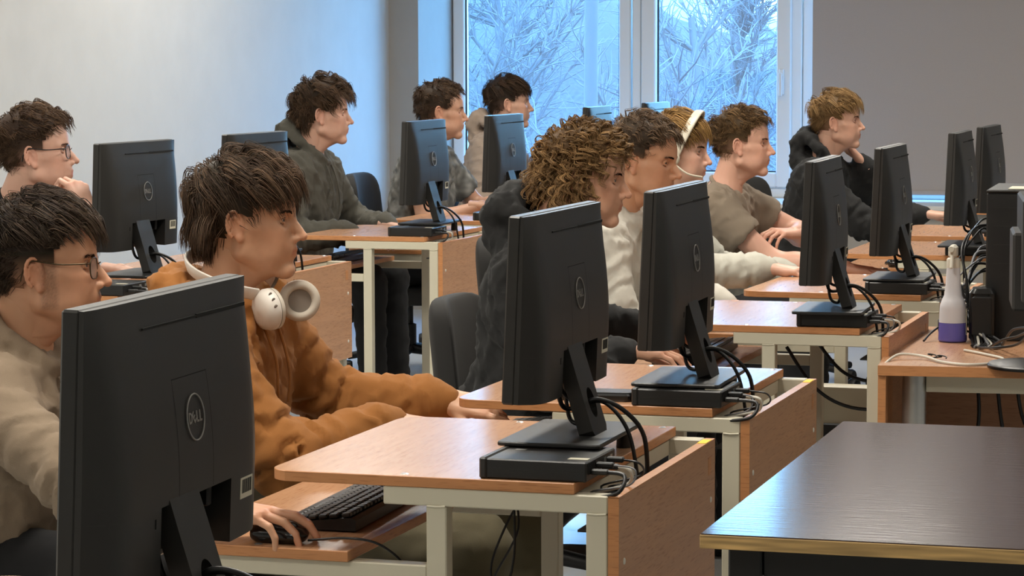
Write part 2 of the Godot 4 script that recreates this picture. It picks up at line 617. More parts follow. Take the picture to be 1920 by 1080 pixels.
func bare_tree(rng: RandomNumberGenerator, at: Vector3, height: float, label: String, kind: int) -> void:
	var t := thing("bare_tree", label, "tree", at, rng.randf() * TAU, "bare trees outside the window")
	var trunk := MB.new()
	var tw := MB.new()
	var lim := MB.new()
	var top := Vector3(rng.randf_range(-0.3, 0.3), height * 0.62, rng.randf_range(-0.3, 0.3))
	var path := smooth_path([Vector3.ZERO, Vector3(top.x * 0.2 + rng.randf_range(-0.1, 0.1), top.y * 0.45, top.z * 0.2), top], 4)
	var rr := []
	for i in path.size(): rr.append(lerpf(0.13, 0.045, float(i) / (path.size() - 1)))
	trunk.tube(path, rr, 7)
	part("trunk", trunk.mesh(), M.bark if kind != 2 else M.twig_dark, t)
	var nb := 26
	for k in nb:
		var s := rng.randf_range(0.3, 1.0)
		var p: Vector3 = path[int(s * (path.size() - 1))]
		var a := rng.randf() * TAU
		var out := Vector3(cos(a), rng.randf_range(0.35, 1.2), sin(a)).normalized()
		var ln := height * rng.randf_range(0.22, 0.42) * (1.25 - 0.5 * s)
		var q := [p]
		var dirv := out
		for m in 4:
			dirv = (dirv + Vector3(rng.randf_range(-0.3, 0.3), rng.randf_range(-0.1, 0.3), rng.randf_range(-0.3, 0.3))).normalized()
			q.append(q[m] + dirv * ln / 4)
		var br := [0.034, 0.026, 0.02, 0.013, 0.007]
		lim.tube(PackedVector3Array(q), br, 5, false)
		for e in 34:
			var u := rng.randf_range(0.15, 4.0)
			var i0 := mini(int(u), 3)
			var c: Vector3 = (q[i0] as Vector3).lerp(q[i0 + 1], u - i0)
			var dd := (dirv + Vector3(rng.randf_range(-1, 1), rng.randf_range(-0.6, 0.9), rng.randf_range(-1, 1)) * 1.1).normalized()
			var l2 := rng.randf_range(0.25, 0.75)
			var mid := c + dd * l2 * 0.5 + Vector3(rng.randf_range(-1, 1), rng.randf_range(-1, 1), rng.randf_range(-1, 1)) * 0.07
			var end := c + dd * l2 + Vector3(0, -0.03, 0)
			tw.tube(PackedVector3Array([c, mid, end]), [0.011, 0.008, 0.004], 3, false)
	part("branches", lim.mesh(), M.bark if kind != 2 else M.twig_dark, t)
	part("twigs", tw.mesh(), [M.twig, M.twig, M.twig_dark][kind], t)


# ------------------------------------------------------------------ workstations
# row x, depth of the near side, depth of the mini computer's near face, monitor centre depth, whose
const STATIONS := [
	[-1.20, 2.46, 2.56, 2.842, "the unseen student", "A"],
	[-1.20, 4.133, 4.142, 4.461, "the student in the taupe hoodie", "B"],
	[-1.20, 5.114, 5.114, 5.325, "the student in the brown hoodie", "B"],
	[-1.20, 6.76, 6.765, 6.911, "the curly-haired student", "B"],
	[-1.20, 7.77, 7.775, 7.977, "the student in the white hoodie", "B"],
	[-1.20, 9.38, 9.385, 9.451, "the student in the taupe T-shirt", "B"],
	[-1.20, 10.41, 10.415, 10.225, "the student in the black hoodie", "B"],
	[-1.20, 12.2, 12.21, 12.45, "nobody beside the blind", "C"],
	[-3.45, 7.08, 7.085, 7.477, "the laughing student", "B"],
	[-3.45, 8.09, 8.12, 8.421, "nobody behind the brown hoodie", "B"],
	[-3.45, 9.79, 9.83, 10.153, "the student in the dark grey hoodie", "B"],
	[-3.45, 10.87, 10.89, 11.216, "the student in the mottled T-shirt", "B"],
	[-3.45, 12.38, 12.42, 12.729, "the student in the beige hoodie", "B"],
	[-3.45, 13.42, 13.44, 13.892, "nobody under the window", "C"],
]
const DW := 0.71


func desks() -> void:
	var desk := make_desk()
	var mon := make_monitor()
	var pc := make_pc()
	var kb := make_keyboard(true)
	var kb2 := make_keyboard(false)
	var mouse := make_mouse()
	for i in STATIONS.size():
		var s: Array = STATIONS[i]
		var x: float = s[0]
		var who: String = s[4]
		var dlab := "beech laminate computer desk with cream legs of %s" % who
		var o: Node3D = desk
		if i == 0:
			desk.position = V(x, 0, s[1])
			desk.set_meta("label", dlab)
		else:
			o = copy(desk, V(x, 0, s[1]), [0.0, 0.009, 0.006, 0.009, -0.019, 0.0, 0.0, 0.0, 0.0, 0.0, -0.005, 0.0, 0.0, 0.0][i], dlab)
		if i in [1, 2]:
			part("yellow_tape", MB.new().box(Vector3(0.0665, 0.7308, -DW + 0.05), Vector3(0.0165, 0.0012, 0.05)).mesh(), M.yellow_sticker, o)
		var mlab := "black monitor on the desk of %s" % who
		var mp := V(x - 0.128, 0.786, s[3])
		var turn: float = [0.0548, 0.0155, 0.0355, 0.0536, 0.0274, 0.0287, 0.0021, 0, -0.0159, -0.0079, 0.0313, 0.011, 0.0429, 0][i]
		if i == 0:
			mon.position = mp + Vector3(-0.004, -0.010, 0)
			mon.rotation.y = turn
			mon.set_meta("label", mlab)
		else:
			var mc := copy(mon, mp, turn, mlab)
			mc.scale.y = [1.0, 1.0, 1.0, 1.0, 1.0, 1.01, 1.015, 1.02, 1.03, 1.035, 1.045, 1.05, 1.075, 1.08][i]
		var plab := "flat black mini computer under the monitor stand of %s" % who
		var pp := V(x - 0.072, 0.75, float(s[2]) + 0.089)
		if i == 0:
			pc.position = pp
			pc.set_meta("label", plab)
		else:
			copy(pc, pp, 0.0, plab)
		var klab := "black keyboard on the tray of %s" % who
		var kx := x - 0.52
		var kd: float = float(s[1]) + 0.40
		if i in [0, 1]:
			var k1: Node3D = kb if i == 0 else copy(kb, V(kx, 0.62, kd - 0.03), 0.05, klab)
			if i == 0:
				kb.position = V(kx, 0.62, kd)
				kb.set_meta("label", klab)
		elif i == 2:
			kb2.position = V(kx + 0.01, 0.62, kd - 0.1)
			kb2.set_meta("label", klab)
		else:
			copy(kb2, V(kx, 0.62, kd), 0.04, klab)
		var ulab := "black mouse on the tray of %s" % who
		var up := V(x - 0.50, 0.62, float(s[1]) + 0.075)
		if i == 1: up = V(-1.732, 0.62, 4.165)
		if i == 3: up = V(-1.735, 0.62, 6.90)
		if i == 5: up = V(-1.62, 0.62, 9.5)
		if i == 0:
			mouse.position = up
			mouse.set_meta("label", ulab)
		else:
			copy(mouse, up, 0.1 if i != 1 else -0.1, ulab)
		if s[5] != "C": station_cables(i, x, s, who)
	# wires hanging under the desk of the student in the taupe hoodie, and the mouse cord over the tray edge
	var tw := "thin black wire hanging under the desk of the student in the taupe hoodie"
	for q in [[[-1.36, 0.70, 4.40], [-1.40, 0.62, 4.38], [-1.42, 0.55, 4.37], [-1.40, 0.50, 4.37], [-1.38, 0.58, 4.38], [-1.385, 0.70, 4.39]], [[-1.41, 0.70, 4.45], [-1.385, 0.62, 4.42], [-1.43, 0.53, 4.42], [-1.47, 0.45, 4.45]]]:
		cable(q, 0.0022, M.cable_black, tw, "wires under the nearest desk")
	cable([[-1.675, 0.628, 4.155], [-1.60, 0.640, 4.13], [-1.55, 0.632, 4.145], [-1.515, 0.60, 4.17], [-1.50, 0.56, 4.19]], 0.0022, M.cable_black, "thin mouse cord over the tray edge of the taupe-hoodie student")
	# phone-sized black box on the desk of the student in the brown hoodie
	var ph := thing("phone_case", "black phone case lying on the desk of the student in the brown hoodie", "phone", V(-1.455, 0.75, 5.195), 0.1)
	part("shell", MB.new().prism(rounded(-0.08, -0.04, 0.08, 0.04, [0.02, 0.02, 0.02, 0.02]), 0, 0.016, 0.004).mesh(), M.gloss_black, ph)
	part("glass", MB.new().prism(rounded(-0.072, -0.033, 0.072, 0.033, [0.012, 0.012, 0.012, 0.012]), 0.0155, 0.018, 0.0008).mesh(), M.pc_black, ph)
	var ph2 := thing("card_reader", "small black box on the vacant desk behind the brown hoodie", "box", V(-3.62, 0.75, 8.62), 0.0)
	part("case", MB.new().box(Vector3(0, 0.014, 0), Vector3(0.13, 0.028, 0.10), 0.005).mesh(), M.pc_black, ph2)


func make_desk() -> Node3D:
	var t := thing("computer_desk", "", "desk", Vector3.ZERO, 0.0, "computer desks")
	for q in [["desk_top", rounded(-0.54, -DW, 0.0, 0.0, [0.045, 0.0, 0.0, 0.045]), 0.732], ["keyboard_tray", rounded(-0.735, -DW - 0.005, -0.39, 0.012, [0.03, 0.0, 0.0, 0.03]), 0.602]]:
		var board := part(q[0], MB.new().prism(q[1], q[2], q[2] + 0.018, 0.0012, 1).mesh(), M.beech_top, t)
		part("edge_band", MB.new().prism(q[1], q[2], q[2] + 0.018, 0.0012, 2).mesh(), M.beech_edge, board)
	var panel := part("modesty_panel", MB.new().span(Vector3(0.0575, 0.39, -DW + 0.001), Vector3(0.0755, 0.729, -0.001)).mesh(), M.beech_panel, t)
	part("edge_band", MB.new().span(Vector3(0.0574, 0.3895, -0.001), Vector3(0.0756, 0.7305, 0.0)).span(Vector3(0.0574, 0.3895, -DW), Vector3(0.0756, 0.7305, -DW + 0.001)).span(Vector3(0.0574, 0.729, -DW), Vector3(0.0756, 0.7305, 0.0)).mesh(), M.beech_edge, panel)
	for side in [0.0, -DW + 0.035]:
		var z: float = side - 0.0175
		part("top_rail", MB.new().box(Vector3(-0.137, 0.7165, z), Vector3(0.387, 0.030, 0.034), 0.002).mesh(), M.frame_paint, t)
		part("leg", MB.new().box(Vector3(-0.2375, 0.366, z), Vector3(0.035, 0.671, 0.034), 0.002).mesh(), M.frame_paint, t)
		part("leg", MB.new().box(Vector3(0.038, 0.366, z), Vector3(0.036, 0.671, 0.034), 0.002).mesh(), M.frame_paint, t)
		part("tray_rail", MB.new().box(Vector3(-0.4875, 0.586, z), Vector3(0.465, 0.030, 0.034), 0.002).mesh(), M.frame_paint, t)
		part("foot_rail", MB.new().box(Vector3(-0.12, 0.0175, z), Vector3(0.5, 0.027, 0.034), 0.003).mesh(), M.frame_paint, t)
		for fx in [-0.34, 0.10]:
			part("foot_pad", MB.new().lathe([[0.0, 0.004], [0.014, 0.004], [0.014, 0.004], [0.016, 0.0], [0.0, 0.0]], 10, Vector3(fx, 0.0, z)).mesh(), M.rubber_black, t)
		# weld beads where the legs meet the rail
		for wx in [-0.2375, 0.038]:
			part("weld", MB.new().tube(PackedVector3Array([Vector3(wx - 0.016, 0.701, z + 0.0168), Vector3(wx, 0.7005, z + 0.0175), Vector3(wx + 0.016, 0.7015, z + 0.0168)]), 0.0022, 5).mesh(), M.frame_paint, t)
	part("rear_rail", MB.new().span(Vector3(-0.03, 0.70, -DW + 0.036), Vector3(-0.004, 0.731, -0.036), 0.002).mesh(), M.frame_paint, t)
	part("cable_trough", MB.new().span(Vector3(-0.004, 0.664, -DW + 0.036), Vector3(0.0565, 0.668, -0.036)).mesh(), M.gasket, t)
	part("cable_duct", MB.new().tube(PackedVector3Array([Vector3(-0.04, 0.72, -DW + 0.09), Vector3(-0.045, 0.35, -DW + 0.09), Vector3(-0.04, 0.0, -DW + 0.09)]), 0.014, 8).mesh(), M.rubber_black, t)
	for q in [[0.62, -0.035], [0.62, -DW + 0.035], [0.45, -0.035], [0.45, -DW + 0.035]]:
		part("screw_cap", MB.new().lathe([[0.0, 0.0022], [0.0045, 0.0015], [0.006, 0.0]], 10, Vector3(0.0755, q[0], q[1]), Basis(Vector3(0, 0, 1), -PI / 2)).mesh(), M.screw_white, t)
	for q in [[-0.30, -0.022], [-0.02, -0.03], [-0.02, -DW + 0.022], [-0.30, -DW + 0.022]]:
		part("bolt", MB.new().lathe([[0.0, 0.0015], [0.005, 0.0014], [0.0075, 0.0]], 10, Vector3(q[0], 0.75, q[1])).mesh(), M.metal_silver, t)
	for q in [[-0.56, 0.62, -0.012]]:
		part("bolt", MB.new().lathe([[0.0, 0.0015], [0.005, 0.0014], [0.0075, 0.0]], 10, Vector3(q[0], q[1], q[2])).mesh(), M.metal_silver, t)
	var lb := MB.new().box(Vector3(0.0757, 0.685, -DW + 0.045), Vector3(0.0008, 0.034, 0.024))
	part("inventory_label", lb.mesh(), M.beech_edge, t)
	return t


func plate_with_hole(mb: MB, w: float, h: float, hc: Vector2, rx: float, ry: float, th: float, tr: Transform3D) -> void:
	var seg := 32
	var o := []
	var q := []
	for i in seg:
		var a := TAU * i / seg
		var d := Vector2(cos(a), sin(a))
		var tx: float = ((w * 0.5 - hc.x) if d.x > 0 else (w * 0.5 + hc.x)) / maxf(absf(d.x), 1e-6)
		var ty: float = ((h * 0.5 - hc.y) if d.y > 0 else (h * 0.5 + hc.y)) / maxf(absf(d.y), 1e-6)
		o.append(hc + d * minf(tx, ty))
		q.append(hc + Vector2(d.x * rx, d.y * ry))
	var P := func(v: Vector2, z: float) -> Vector3: return tr * Vector3(v.x, v.y, z)
	var mid := tr * Vector3(hc.x, hc.y, 0)
	for i in seg:
		var j := (i + 1) % seg
		for s in [-0.5, 0.5]:
			mb.poly([P.call(o[i], s * th), P.call(o[j], s * th), P.call(q[j], s * th), P.call(q[i], s * th)], tr * Vector3(hc.x, hc.y, 0))
		mb.poly([P.call(o[i], -0.5 * th), P.call(o[j], -0.5 * th), P.call(o[j], 0.5 * th), P.call(o[i], 0.5 * th)], mid)
		var out := tr * Vector3(q[i].x * 3.0 - hc.x * 2.0, q[i].y * 3.0 - hc.y * 2.0, 0)
		mb.poly([P.call(q[i], -0.5 * th), P.call(q[j], -0.5 * th), P.call(q[j], 0.5 * th), P.call(q[i], 0.5 * th)], out)


func mon_depth(y: float, z: float) -> float:
	var t := clampf((0.395 - y) / 0.235, 0.0, 1.0)
	var e := 1.0 - pow(absf(z) / 0.2525, 14.0)
	return 0.004 + (0.004 + 0.036 * sin(t * PI * 0.5)) * e * (0.95 + 0.05 * (1.0 - pow(absf(z) / 0.2525, 2.0)))


func make_monitor() -> Node3D:
	# x = 0 is the seam between panel and rear shell, screen towards -x; y = 0 is the underside of the base plate
	var t := thing("monitor", "", "monitor", Vector3.ZERO, 0.0, "monitors on the desks")
	var HW := 0.252
	var yb := 0.078
	var yt := 0.394
	var yn := 0.158
	part("panel", MB.new().span(Vector3(-0.022, yb, -HW), Vector3(0.0, yt, HW), 0.003).mesh(), M.black_plastic, t)
	var shell := MB.new()
	var blocks := [[yn, yt - 0.001, -HW + 0.001, HW - 0.001, 26, 30], [yb + 0.001, yn, 0.108, HW - 0.001, 8, 10], [yb + 0.001, yn, -HW + 0.001, -0.118, 8, 10]]
	for b in blocks:
		var pts := PackedVector3Array()
		var nr: int = b[4]
		var nc: int = b[5]
		for j in nr:
			for i in nc:
				var y := lerpf(b[0], b[1], float(j) / (nr - 1))
				var z := lerpf(b[2], b[3], float(i) / (nc - 1))
				pts.append(Vector3(mon_depth(y, z), y, z))
		shell.grid(pts, nc, nr, false, false, true)
		# border walls down to the seam
		for e in [[0, 0, 0, 1], [nr - 1, 0, 0, 1], [0, 0, 1, 0], [0, nc - 1, 1, 0]]:
			var cnt := nc if e[3] == 1 else nr
			for k in cnt - 1:
				var p0 := pts[(e[0] + e[2] * k) * nc + e[1] + e[3] * k]
				var p1 := pts[(e[0] + e[2] * (k + 1)) * nc + e[1] + e[3] * (k + 1)]
				shell.poly([p0, p1, Vector3(-0.001, p1.y, p1.z), Vector3(-0.001, p0.y, p0.z)], Vector3(0.01, (b[0] + b[1]) * 0.5, (b[2] + b[3]) * 0.5))
	part("rear_shell", shell.mesh(), M.black_plastic, t)
	part("screen", MB.new().span(Vector3(-0.0226, yb + 0.016, -HW + 0.008), Vector3(-0.0218, yt - 0.008, HW - 0.008)).mesh(), M.gloss_black, t)
	# vent slot and seams
	var sl := MB.new()
	for k in 10:
		var z0 := 0.115 - 0.0335 * k
		var z1 := z0 - 0.0335
		var m := (z0 + z1) * 0.5
		sl.box(Vector3(mon_depth(0.361, m) + 0.0004, 0.361, m), Vector3(0.003, 0.0045 - (0.002 if k < 5 else 0.0), 0.0335))
	part("vent_slot", sl.mesh(), M.hole_black, t)
	var se := MB.new()
	for k in 12:
		var y0 := yn + 0.002 + 0.0115 * k
		for z in [0.055, -0.055]:
			var p0 := Vector3(mon_depth(y0, z) + 0.0003, y0, z)
			var p1 := Vector3(mon_depth(y0 + 0.0115, z) + 0.0003, y0 + 0.0115, z)
			se.poly([p0 + Vector3(0, 0, -0.0005), p0 + Vector3(0, 0, 0.0005), p1 + Vector3(0, 0, 0.0005), p1 + Vector3(0, 0, -0.0005)], Vector3(-0.1, y0, z))
	se.box(Vector3(mon_depth(0.2972, 0) - 0.0012, 0.2972, 0), Vector3(0.003, 0.0011, 0.11))
	part("cover_seam", se.mesh(), M.hole_black, t)
	# emblem: ring with four letters, the second one tilted
	var lg := MB.new()
	var lc := Vector3(mon_depth(0.248, -0.002) + 0.0008, 0.248, -0.002)
	var slope := (mon_depth(0.252, 0.0) - mon_depth(0.244, 0.0)) / 0.008
	var tup := Vector3(slope, 1, 0).normalized()
	var lean := Basis(Vector3(0, 0, 1), -atan(slope))
	lc += Vector3(0.0008, 0, 0)
	var ring := PackedVector3Array()
	for k in 41:
		var a := TAU * k / 40
		ring.append(lc + tup * sin(a) * 0.0272 + Vector3(0, 0, cos(a) * 0.0272))
	lg.tube(ring, 0.0011, 6, false)
	var font := SystemFont.new()
	font.font_names = PackedStringArray(["Droid Sans"])
	font.font_weight = 800
	var zs := [0.0172, 0.0058, -0.0052, -0.0146]
	for k in 4:
		var tm := TextMesh.new()
		tm.text = "DELL"[k]
		tm.font = font
		tm.font_size = 64
		tm.pixel_size = 0.00029
		tm.depth = 0.0008
		var am := ArrayMesh.new()
		am.add_surface_from_arrays(Mesh.PRIMITIVE_TRIANGLES, tm.get_mesh_arrays())
		var bs := lean * Basis(Vector3.UP, PI / 2)
		if k == 1: bs = bs * Basis(Vector3(0, 0, 1), 0.7)
		lg.add(am, Transform3D(bs, lc + Vector3(0.0002, 0, zs[k])))
	part("emblem", lg.mesh(), M.logo_grey, t)
	# recess with ports, label strip
	part("port_panel", MB.new().span(Vector3(-0.0005, yb + 0.012, -0.117), Vector3(0.006, yn, 0.107), 0.001).mesh(), M.hole_black, t)
	for z in [0.08, -0.03, -0.09]:
		part("plug", MB.new().box(Vector3(0.016, 0.142, z), Vector3(0.022, 0.03, 0.014), 0.002).mesh(), M.rubber_black, t)
	part("rating_label", MB.new().box(Vector3(0.0063, 0.122, 0.094), Vector3(0.0008, 0.055, 0.016)).mesh(), M.sticker_white, t)
	part("lock_slot", MB.new().box(Vector3(mon_depth(0.142, 0.125) + 0.0002, 0.142, 0.125), Vector3(0.001, 0.011, 0.003)).mesh(), M.hole_black, t)
	# barcode sticker on the far lower block
	var st := part("barcode_sticker", MB.new().box(Vector3(mon_depth(0.14, -0.172) + 0.0006, 0.139, -0.172), Vector3(0.0008, 0.026, 0.042)).mesh(), M.sticker_white, t)
	st.rotation.y = 0.0
	var bars := MB.new()
	for k in 13:
		bars.box(Vector3(mon_depth(0.14, -0.172) + 0.0012, 0.141, -0.188 + 0.0026 * k), Vector3(0.0004, 0.017, [0.0008, 0.0015, 0.0006][k % 3]))
	part("bars", bars.mesh(), M.print_black, st)
	# stand: leaning neck with an oval cable hole, hinge block, flat base plate
	var nk := MB.new()
	var tilt := Basis(Vector3(0, 0, 1), 0.30) * Basis(Vector3(0, 1, 0), PI / 2)
	plate_with_hole(nk, 0.092, 0.165, Vector2(0.0, -0.026), 0.021, 0.027, 0.026, Transform3D(tilt, Vector3(0.056, 0.0815, 0.04)))
	part("stand_neck", nk.mesh(), M.black_plastic, t)
	part("hinge", MB.new().box(Vector3(0.016, 0.135, 0.04), Vector3(0.03, 0.045, 0.07), 0.004).mesh(), M.rubber_black, t)
	part("base_plate", MB.new().prism(rounded(-0.052, -0.11, 0.128, 0.19, [0.008, 0.008, 0.008, 0.008], 3), 0.0, 0.0075, 0.002).mesh(), M.pc_black, t)
	part("base_foot", MB.new().lathe([[0.0, 0.0], [0.012, 0.0], [0.012, 0.0], [0.014, -0.0355], [0.0, -0.0355]], 12, Vector3(0.1, 0, -0.09)).mesh(), M.rubber_black, t)
	# the panel leans back on its hinge
	var lb := Basis(Vector3(0, 0, 1), -0.042)
	var pv := Vector3(0, 0.14, 0)
	for o in t.get_children():
		if not String(o.name).begins_with("stand") and not String(o.name).begins_with("base") and not String(o.name).begins_with("hinge"):
			o.transform = Transform3D(lb, pv - lb * pv)
	return t


func make_pc() -> Node3D:
	var t := thing("mini_computer", "", "computer", Vector3.ZERO, 0.0, "mini computers on the desks")
	part("case", MB.new().box(Vector3(0.004, 0.0175, 0), Vector3(0.172, 0.033, 0.178), 0.0022).mesh(), M.pc_black, t)
	part("front_bezel", MB.new().box(Vector3(-0.087, 0.018, 0), Vector3(0.013, 0.036, 0.182), 0.003).mesh(), M.black_plastic, t)
	part("case_seam", MB.new().box(Vector3(0.006, 0.0165, 0.0892), Vector3(0.15, 0.0008, 0.0006)).mesh(), M.black_plastic, t)
	var vents := MB.new()
	for k in 7:
		vents.box(Vector3(0.0903, 0.0215, 0.078 - 0.0075 * k), Vector3(0.0008, 0.02, 0.0028), 0.0, Basis(Vector3(1, 0, 0), 0.35))
	part("rear_vents", vents.mesh(), M.hole_black, t)
	var ports := MB.new()
	for k in 4:
		ports.box(Vector3(0.0905, 0.012 + 0.011 * (k % 2), -0.005 - 0.019 * k), Vector3(0.001, 0.008, 0.014))
	part("ports", ports.mesh(), M.metal_silver, t)
	part("asset_sticker", MB.new().box(Vector3(0.068, 0.0345, 0.055), Vector3(0.034, 0.0008, 0.018)).mesh(), M.sticker_white, t)
	part("chip_sticker", MB.new().box(Vector3(-0.055, 0.0345, -0.02), Vector3(0.018, 0.0006, 0.012)).mesh(), M.metal_silver, t)
	part("foot", MB.new().span(Vector3(-0.07, 0.0, -0.07), Vector3(0.07, 0.002, 0.07)).mesh(), M.rubber_black, t)
	return t


func make_keyboard(single_keys: bool) -> Node3D:
	# length along z, keys up, back edge towards +x
	var t := thing("keyboard", "", "keyboard", Vector3.ZERO, 0.0, "keyboards on the trays")
	var b := MB.new()
	var pr := PackedVector3Array()
	for z in [0.222, -0.222]:
		for q in [Vector2(-0.07, 0.004), Vector2(-0.066, 0.013), Vector2(0.062, 0.026), Vector2(0.07, 0.021), Vector2(0.07, 0.003)]:
			pr.append(Vector3(q.x, q.y, z))
	for i in 5:
		b.poly([pr[i], pr[(i + 1) % 5], pr[5 + (i + 1) % 5], pr[5 + i]], Vector3(0, 0.01, 0))
	b.poly([pr[0], pr[1], pr[2], pr[3], pr[4]], Vector3.ZERO)
	b.poly([pr[5], pr[6], pr[7], pr[8], pr[9]], Vector3.ZERO)
	part("body", b.mesh(), M.pc_black, t)
	var slope := Basis(Vector3(0, 0, 1), atan2(0.013, 0.128))
	var cap := {}
	var all := MB.new()
	for row in 6:
		var x := 0.052 - row * 0.0192 - (0.004 if row > 0 else 0.0)
		var y := 0.0135 + (x + 0.066) * 0.1016 + 0.0045
		var z := -0.214
		while z < 0.208:
			var wd := 0.0185
			if row == 5 and z > -0.12 and z < 0.02: wd = 0.11
			if row in [3, 4] and z < -0.21: wd = 0.03
			if absf(z - 0.08) < 0.004 or absf(z - 0.143) < 0.004:
				z += 0.006
				continue
			var at := Vector3(x, y, z + wd * 0.5)
			if single_keys:
				if not cap.has(wd): cap[wd] = MB.new().box(Vector3.ZERO, Vector3(0.0162, 0.008, wd - 0.0026), 0.0022, slope).mesh()
				part("key", cap[wd], M.pc_black, t, at)
			else:
				all.box(at, Vector3(0.0162, 0.008, wd - 0.0026), 0.0, slope)
			z += wd
	if not single_keys:
		var k := part("keys", all.mesh(), M.pc_black, t)
		k.set_meta("kind", "stuff")
	return t


func make_mouse() -> Node3D:
	var t := thing("mouse", "", "mouse", Vector3.ZERO, 0.0, "mice on the trays")
	var pts := PackedVector3Array()
	for j in 13:
		var v := float(j) / 12
		for i in 20:
			var a := TAU * i / 20
			var x := -0.055 + 0.11 * v
			var r := sqrt(maxf(0.0, 1.0 - pow(2.0 * v - 1.0, 4.0)))
			var hh := (0.021 - 0.006 * v) * r
			pts.append(Vector3(x, maxf(0.001, 0.015 + sin(a) * hh), cos(a) * 0.03 * r * (0.92 + 0.08 * cos(TAU * v))))
	part("body", MB.new().grid(pts, 20, 13, true, false, true).mesh(), M.gloss_black, t)
	part("wheel", MB.new().lathe([[0.0, -0.004], [0.009, -0.0035], [0.01, 0.0], [0.009, 0.0035], [0.0, 0.004]], 14, Vector3(0.026, 0.026, 0), Basis(Vector3(1, 0, 0), PI / 2)).mesh(), M.rubber_black, t)
	return t


func cable(pts: Array, r: float, m: Material, label: String, group := "") -> MeshInstance3D:
	var p := []
	for q in pts: p.append(V(q[0], q[1], q[2]))
	return solo("cable", MB.new().tube(smooth_path(p, 7), r, 7).mesh(), m, label, "cable", group)


func station_cables(i: int, x: float, s: Array, who: String) -> void:
	var mz: float = float(s[3]) - 0.04
	var pz: float = s[2]
	var mx := x - 0.128
	var B := 0.786
	var tr := 0.685
	# two leads drop from the ports, pass the neck hole and curve down into the trough
	cable([[mx + 0.02, B + 0.13, mz - 0.04], [mx + 0.03, B + 0.06, mz - 0.03], [mx + 0.05, B + 0.05, mz - 0.005], [mx + 0.085, B + 0.066, mz], [mx + 0.125, B + 0.045, mz + 0.03], [mx + 0.155, B - 0.005, mz + 0.06], [x + 0.028, tr, mz + 0.08]], 0.0042, M.cable_black, "video lead through the monitor stand of %s" % who)
	cable([[mx + 0.02, B + 0.13, mz - 0.02], [mx + 0.025, B + 0.075, mz + 0.0], [mx + 0.06, B + 0.06, mz + 0.006], [mx + 0.10, B + 0.058, mz + 0.01], [mx + 0.14, B + 0.005, mz + 0.015], [x + 0.03, tr, mz + 0.02]], 0.0036, M.cable_black, "power lead through the monitor stand of %s" % who)
	# leads plugged into the rear of the mini computer
	var px := x + 0.019
	var gl := "leads behind the mini computers"
	var names := ["thick black lead", "thin grey lead", "white network lead", "thin black lead"]
	var mats := [M.cable_black, M.cable_grey, M.cable_white, M.cable_black]
	var rad := [0.0036, 0.0016, 0.0032, 0.0018]
	for k in (4 if i < 7 else 3):
		var d := pz + 0.03 + 0.032 * k
		var y := 0.765 + 0.007 * (k % 2)
		var bulge := 0.03 + 0.008 * ((k * 7 + i) % 3)
		var c := cable([[px, y, d], [px + 0.022, y, d], [px + 0.02 + bulge, y - 0.004, d - 0.008], [px + 0.012 + bulge, y - 0.03, d - 0.03 + 0.02 * k], [px - 0.008, y - 0.045, d - 0.01], [x + 0.02, tr + 0.006, d + 0.09]], rad[k], mats[k], "%s plugged into the mini computer of %s" % [names[k], who], gl)
		part("plug", MB.new().box(V(px + 0.014, y, d), Vector3(0.03, 0.009, 0.013), 0.002).mesh(), M.rubber_black if k != 0 else M.black_plastic, c)
	# slack loops lying in the trough
	var lp := []
	for k in 15:
		var a := TAU * k / 7.0
		lp.append([x + 0.03 + 0.02 * cos(a), 0.70 + 0.012 * sin(a * 0.7) + 0.001 * k, pz + 0.1 + 0.055 * sin(a) + 0.008 * k])
	cable(lp, 0.0032, M.cable_black, "coiled black lead in the cable trough of %s" % who, gl)
	if i < 5:
		# slack loop hanging behind the stand
		cable([[mx + 0.012, B + 0.11, mz + 0.045], [mx + 0.02, B + 0.03, mz + 0.05], [mx + 0.04, B + 0.015, mz + 0.045], [mx + 0.05, B + 0.03, mz + 0.035], [mx + 0.045, B + 0.06, mz + 0.03]], 0.004, M.cable_black, "slack black loop beside the monitor stand of %s" % who)


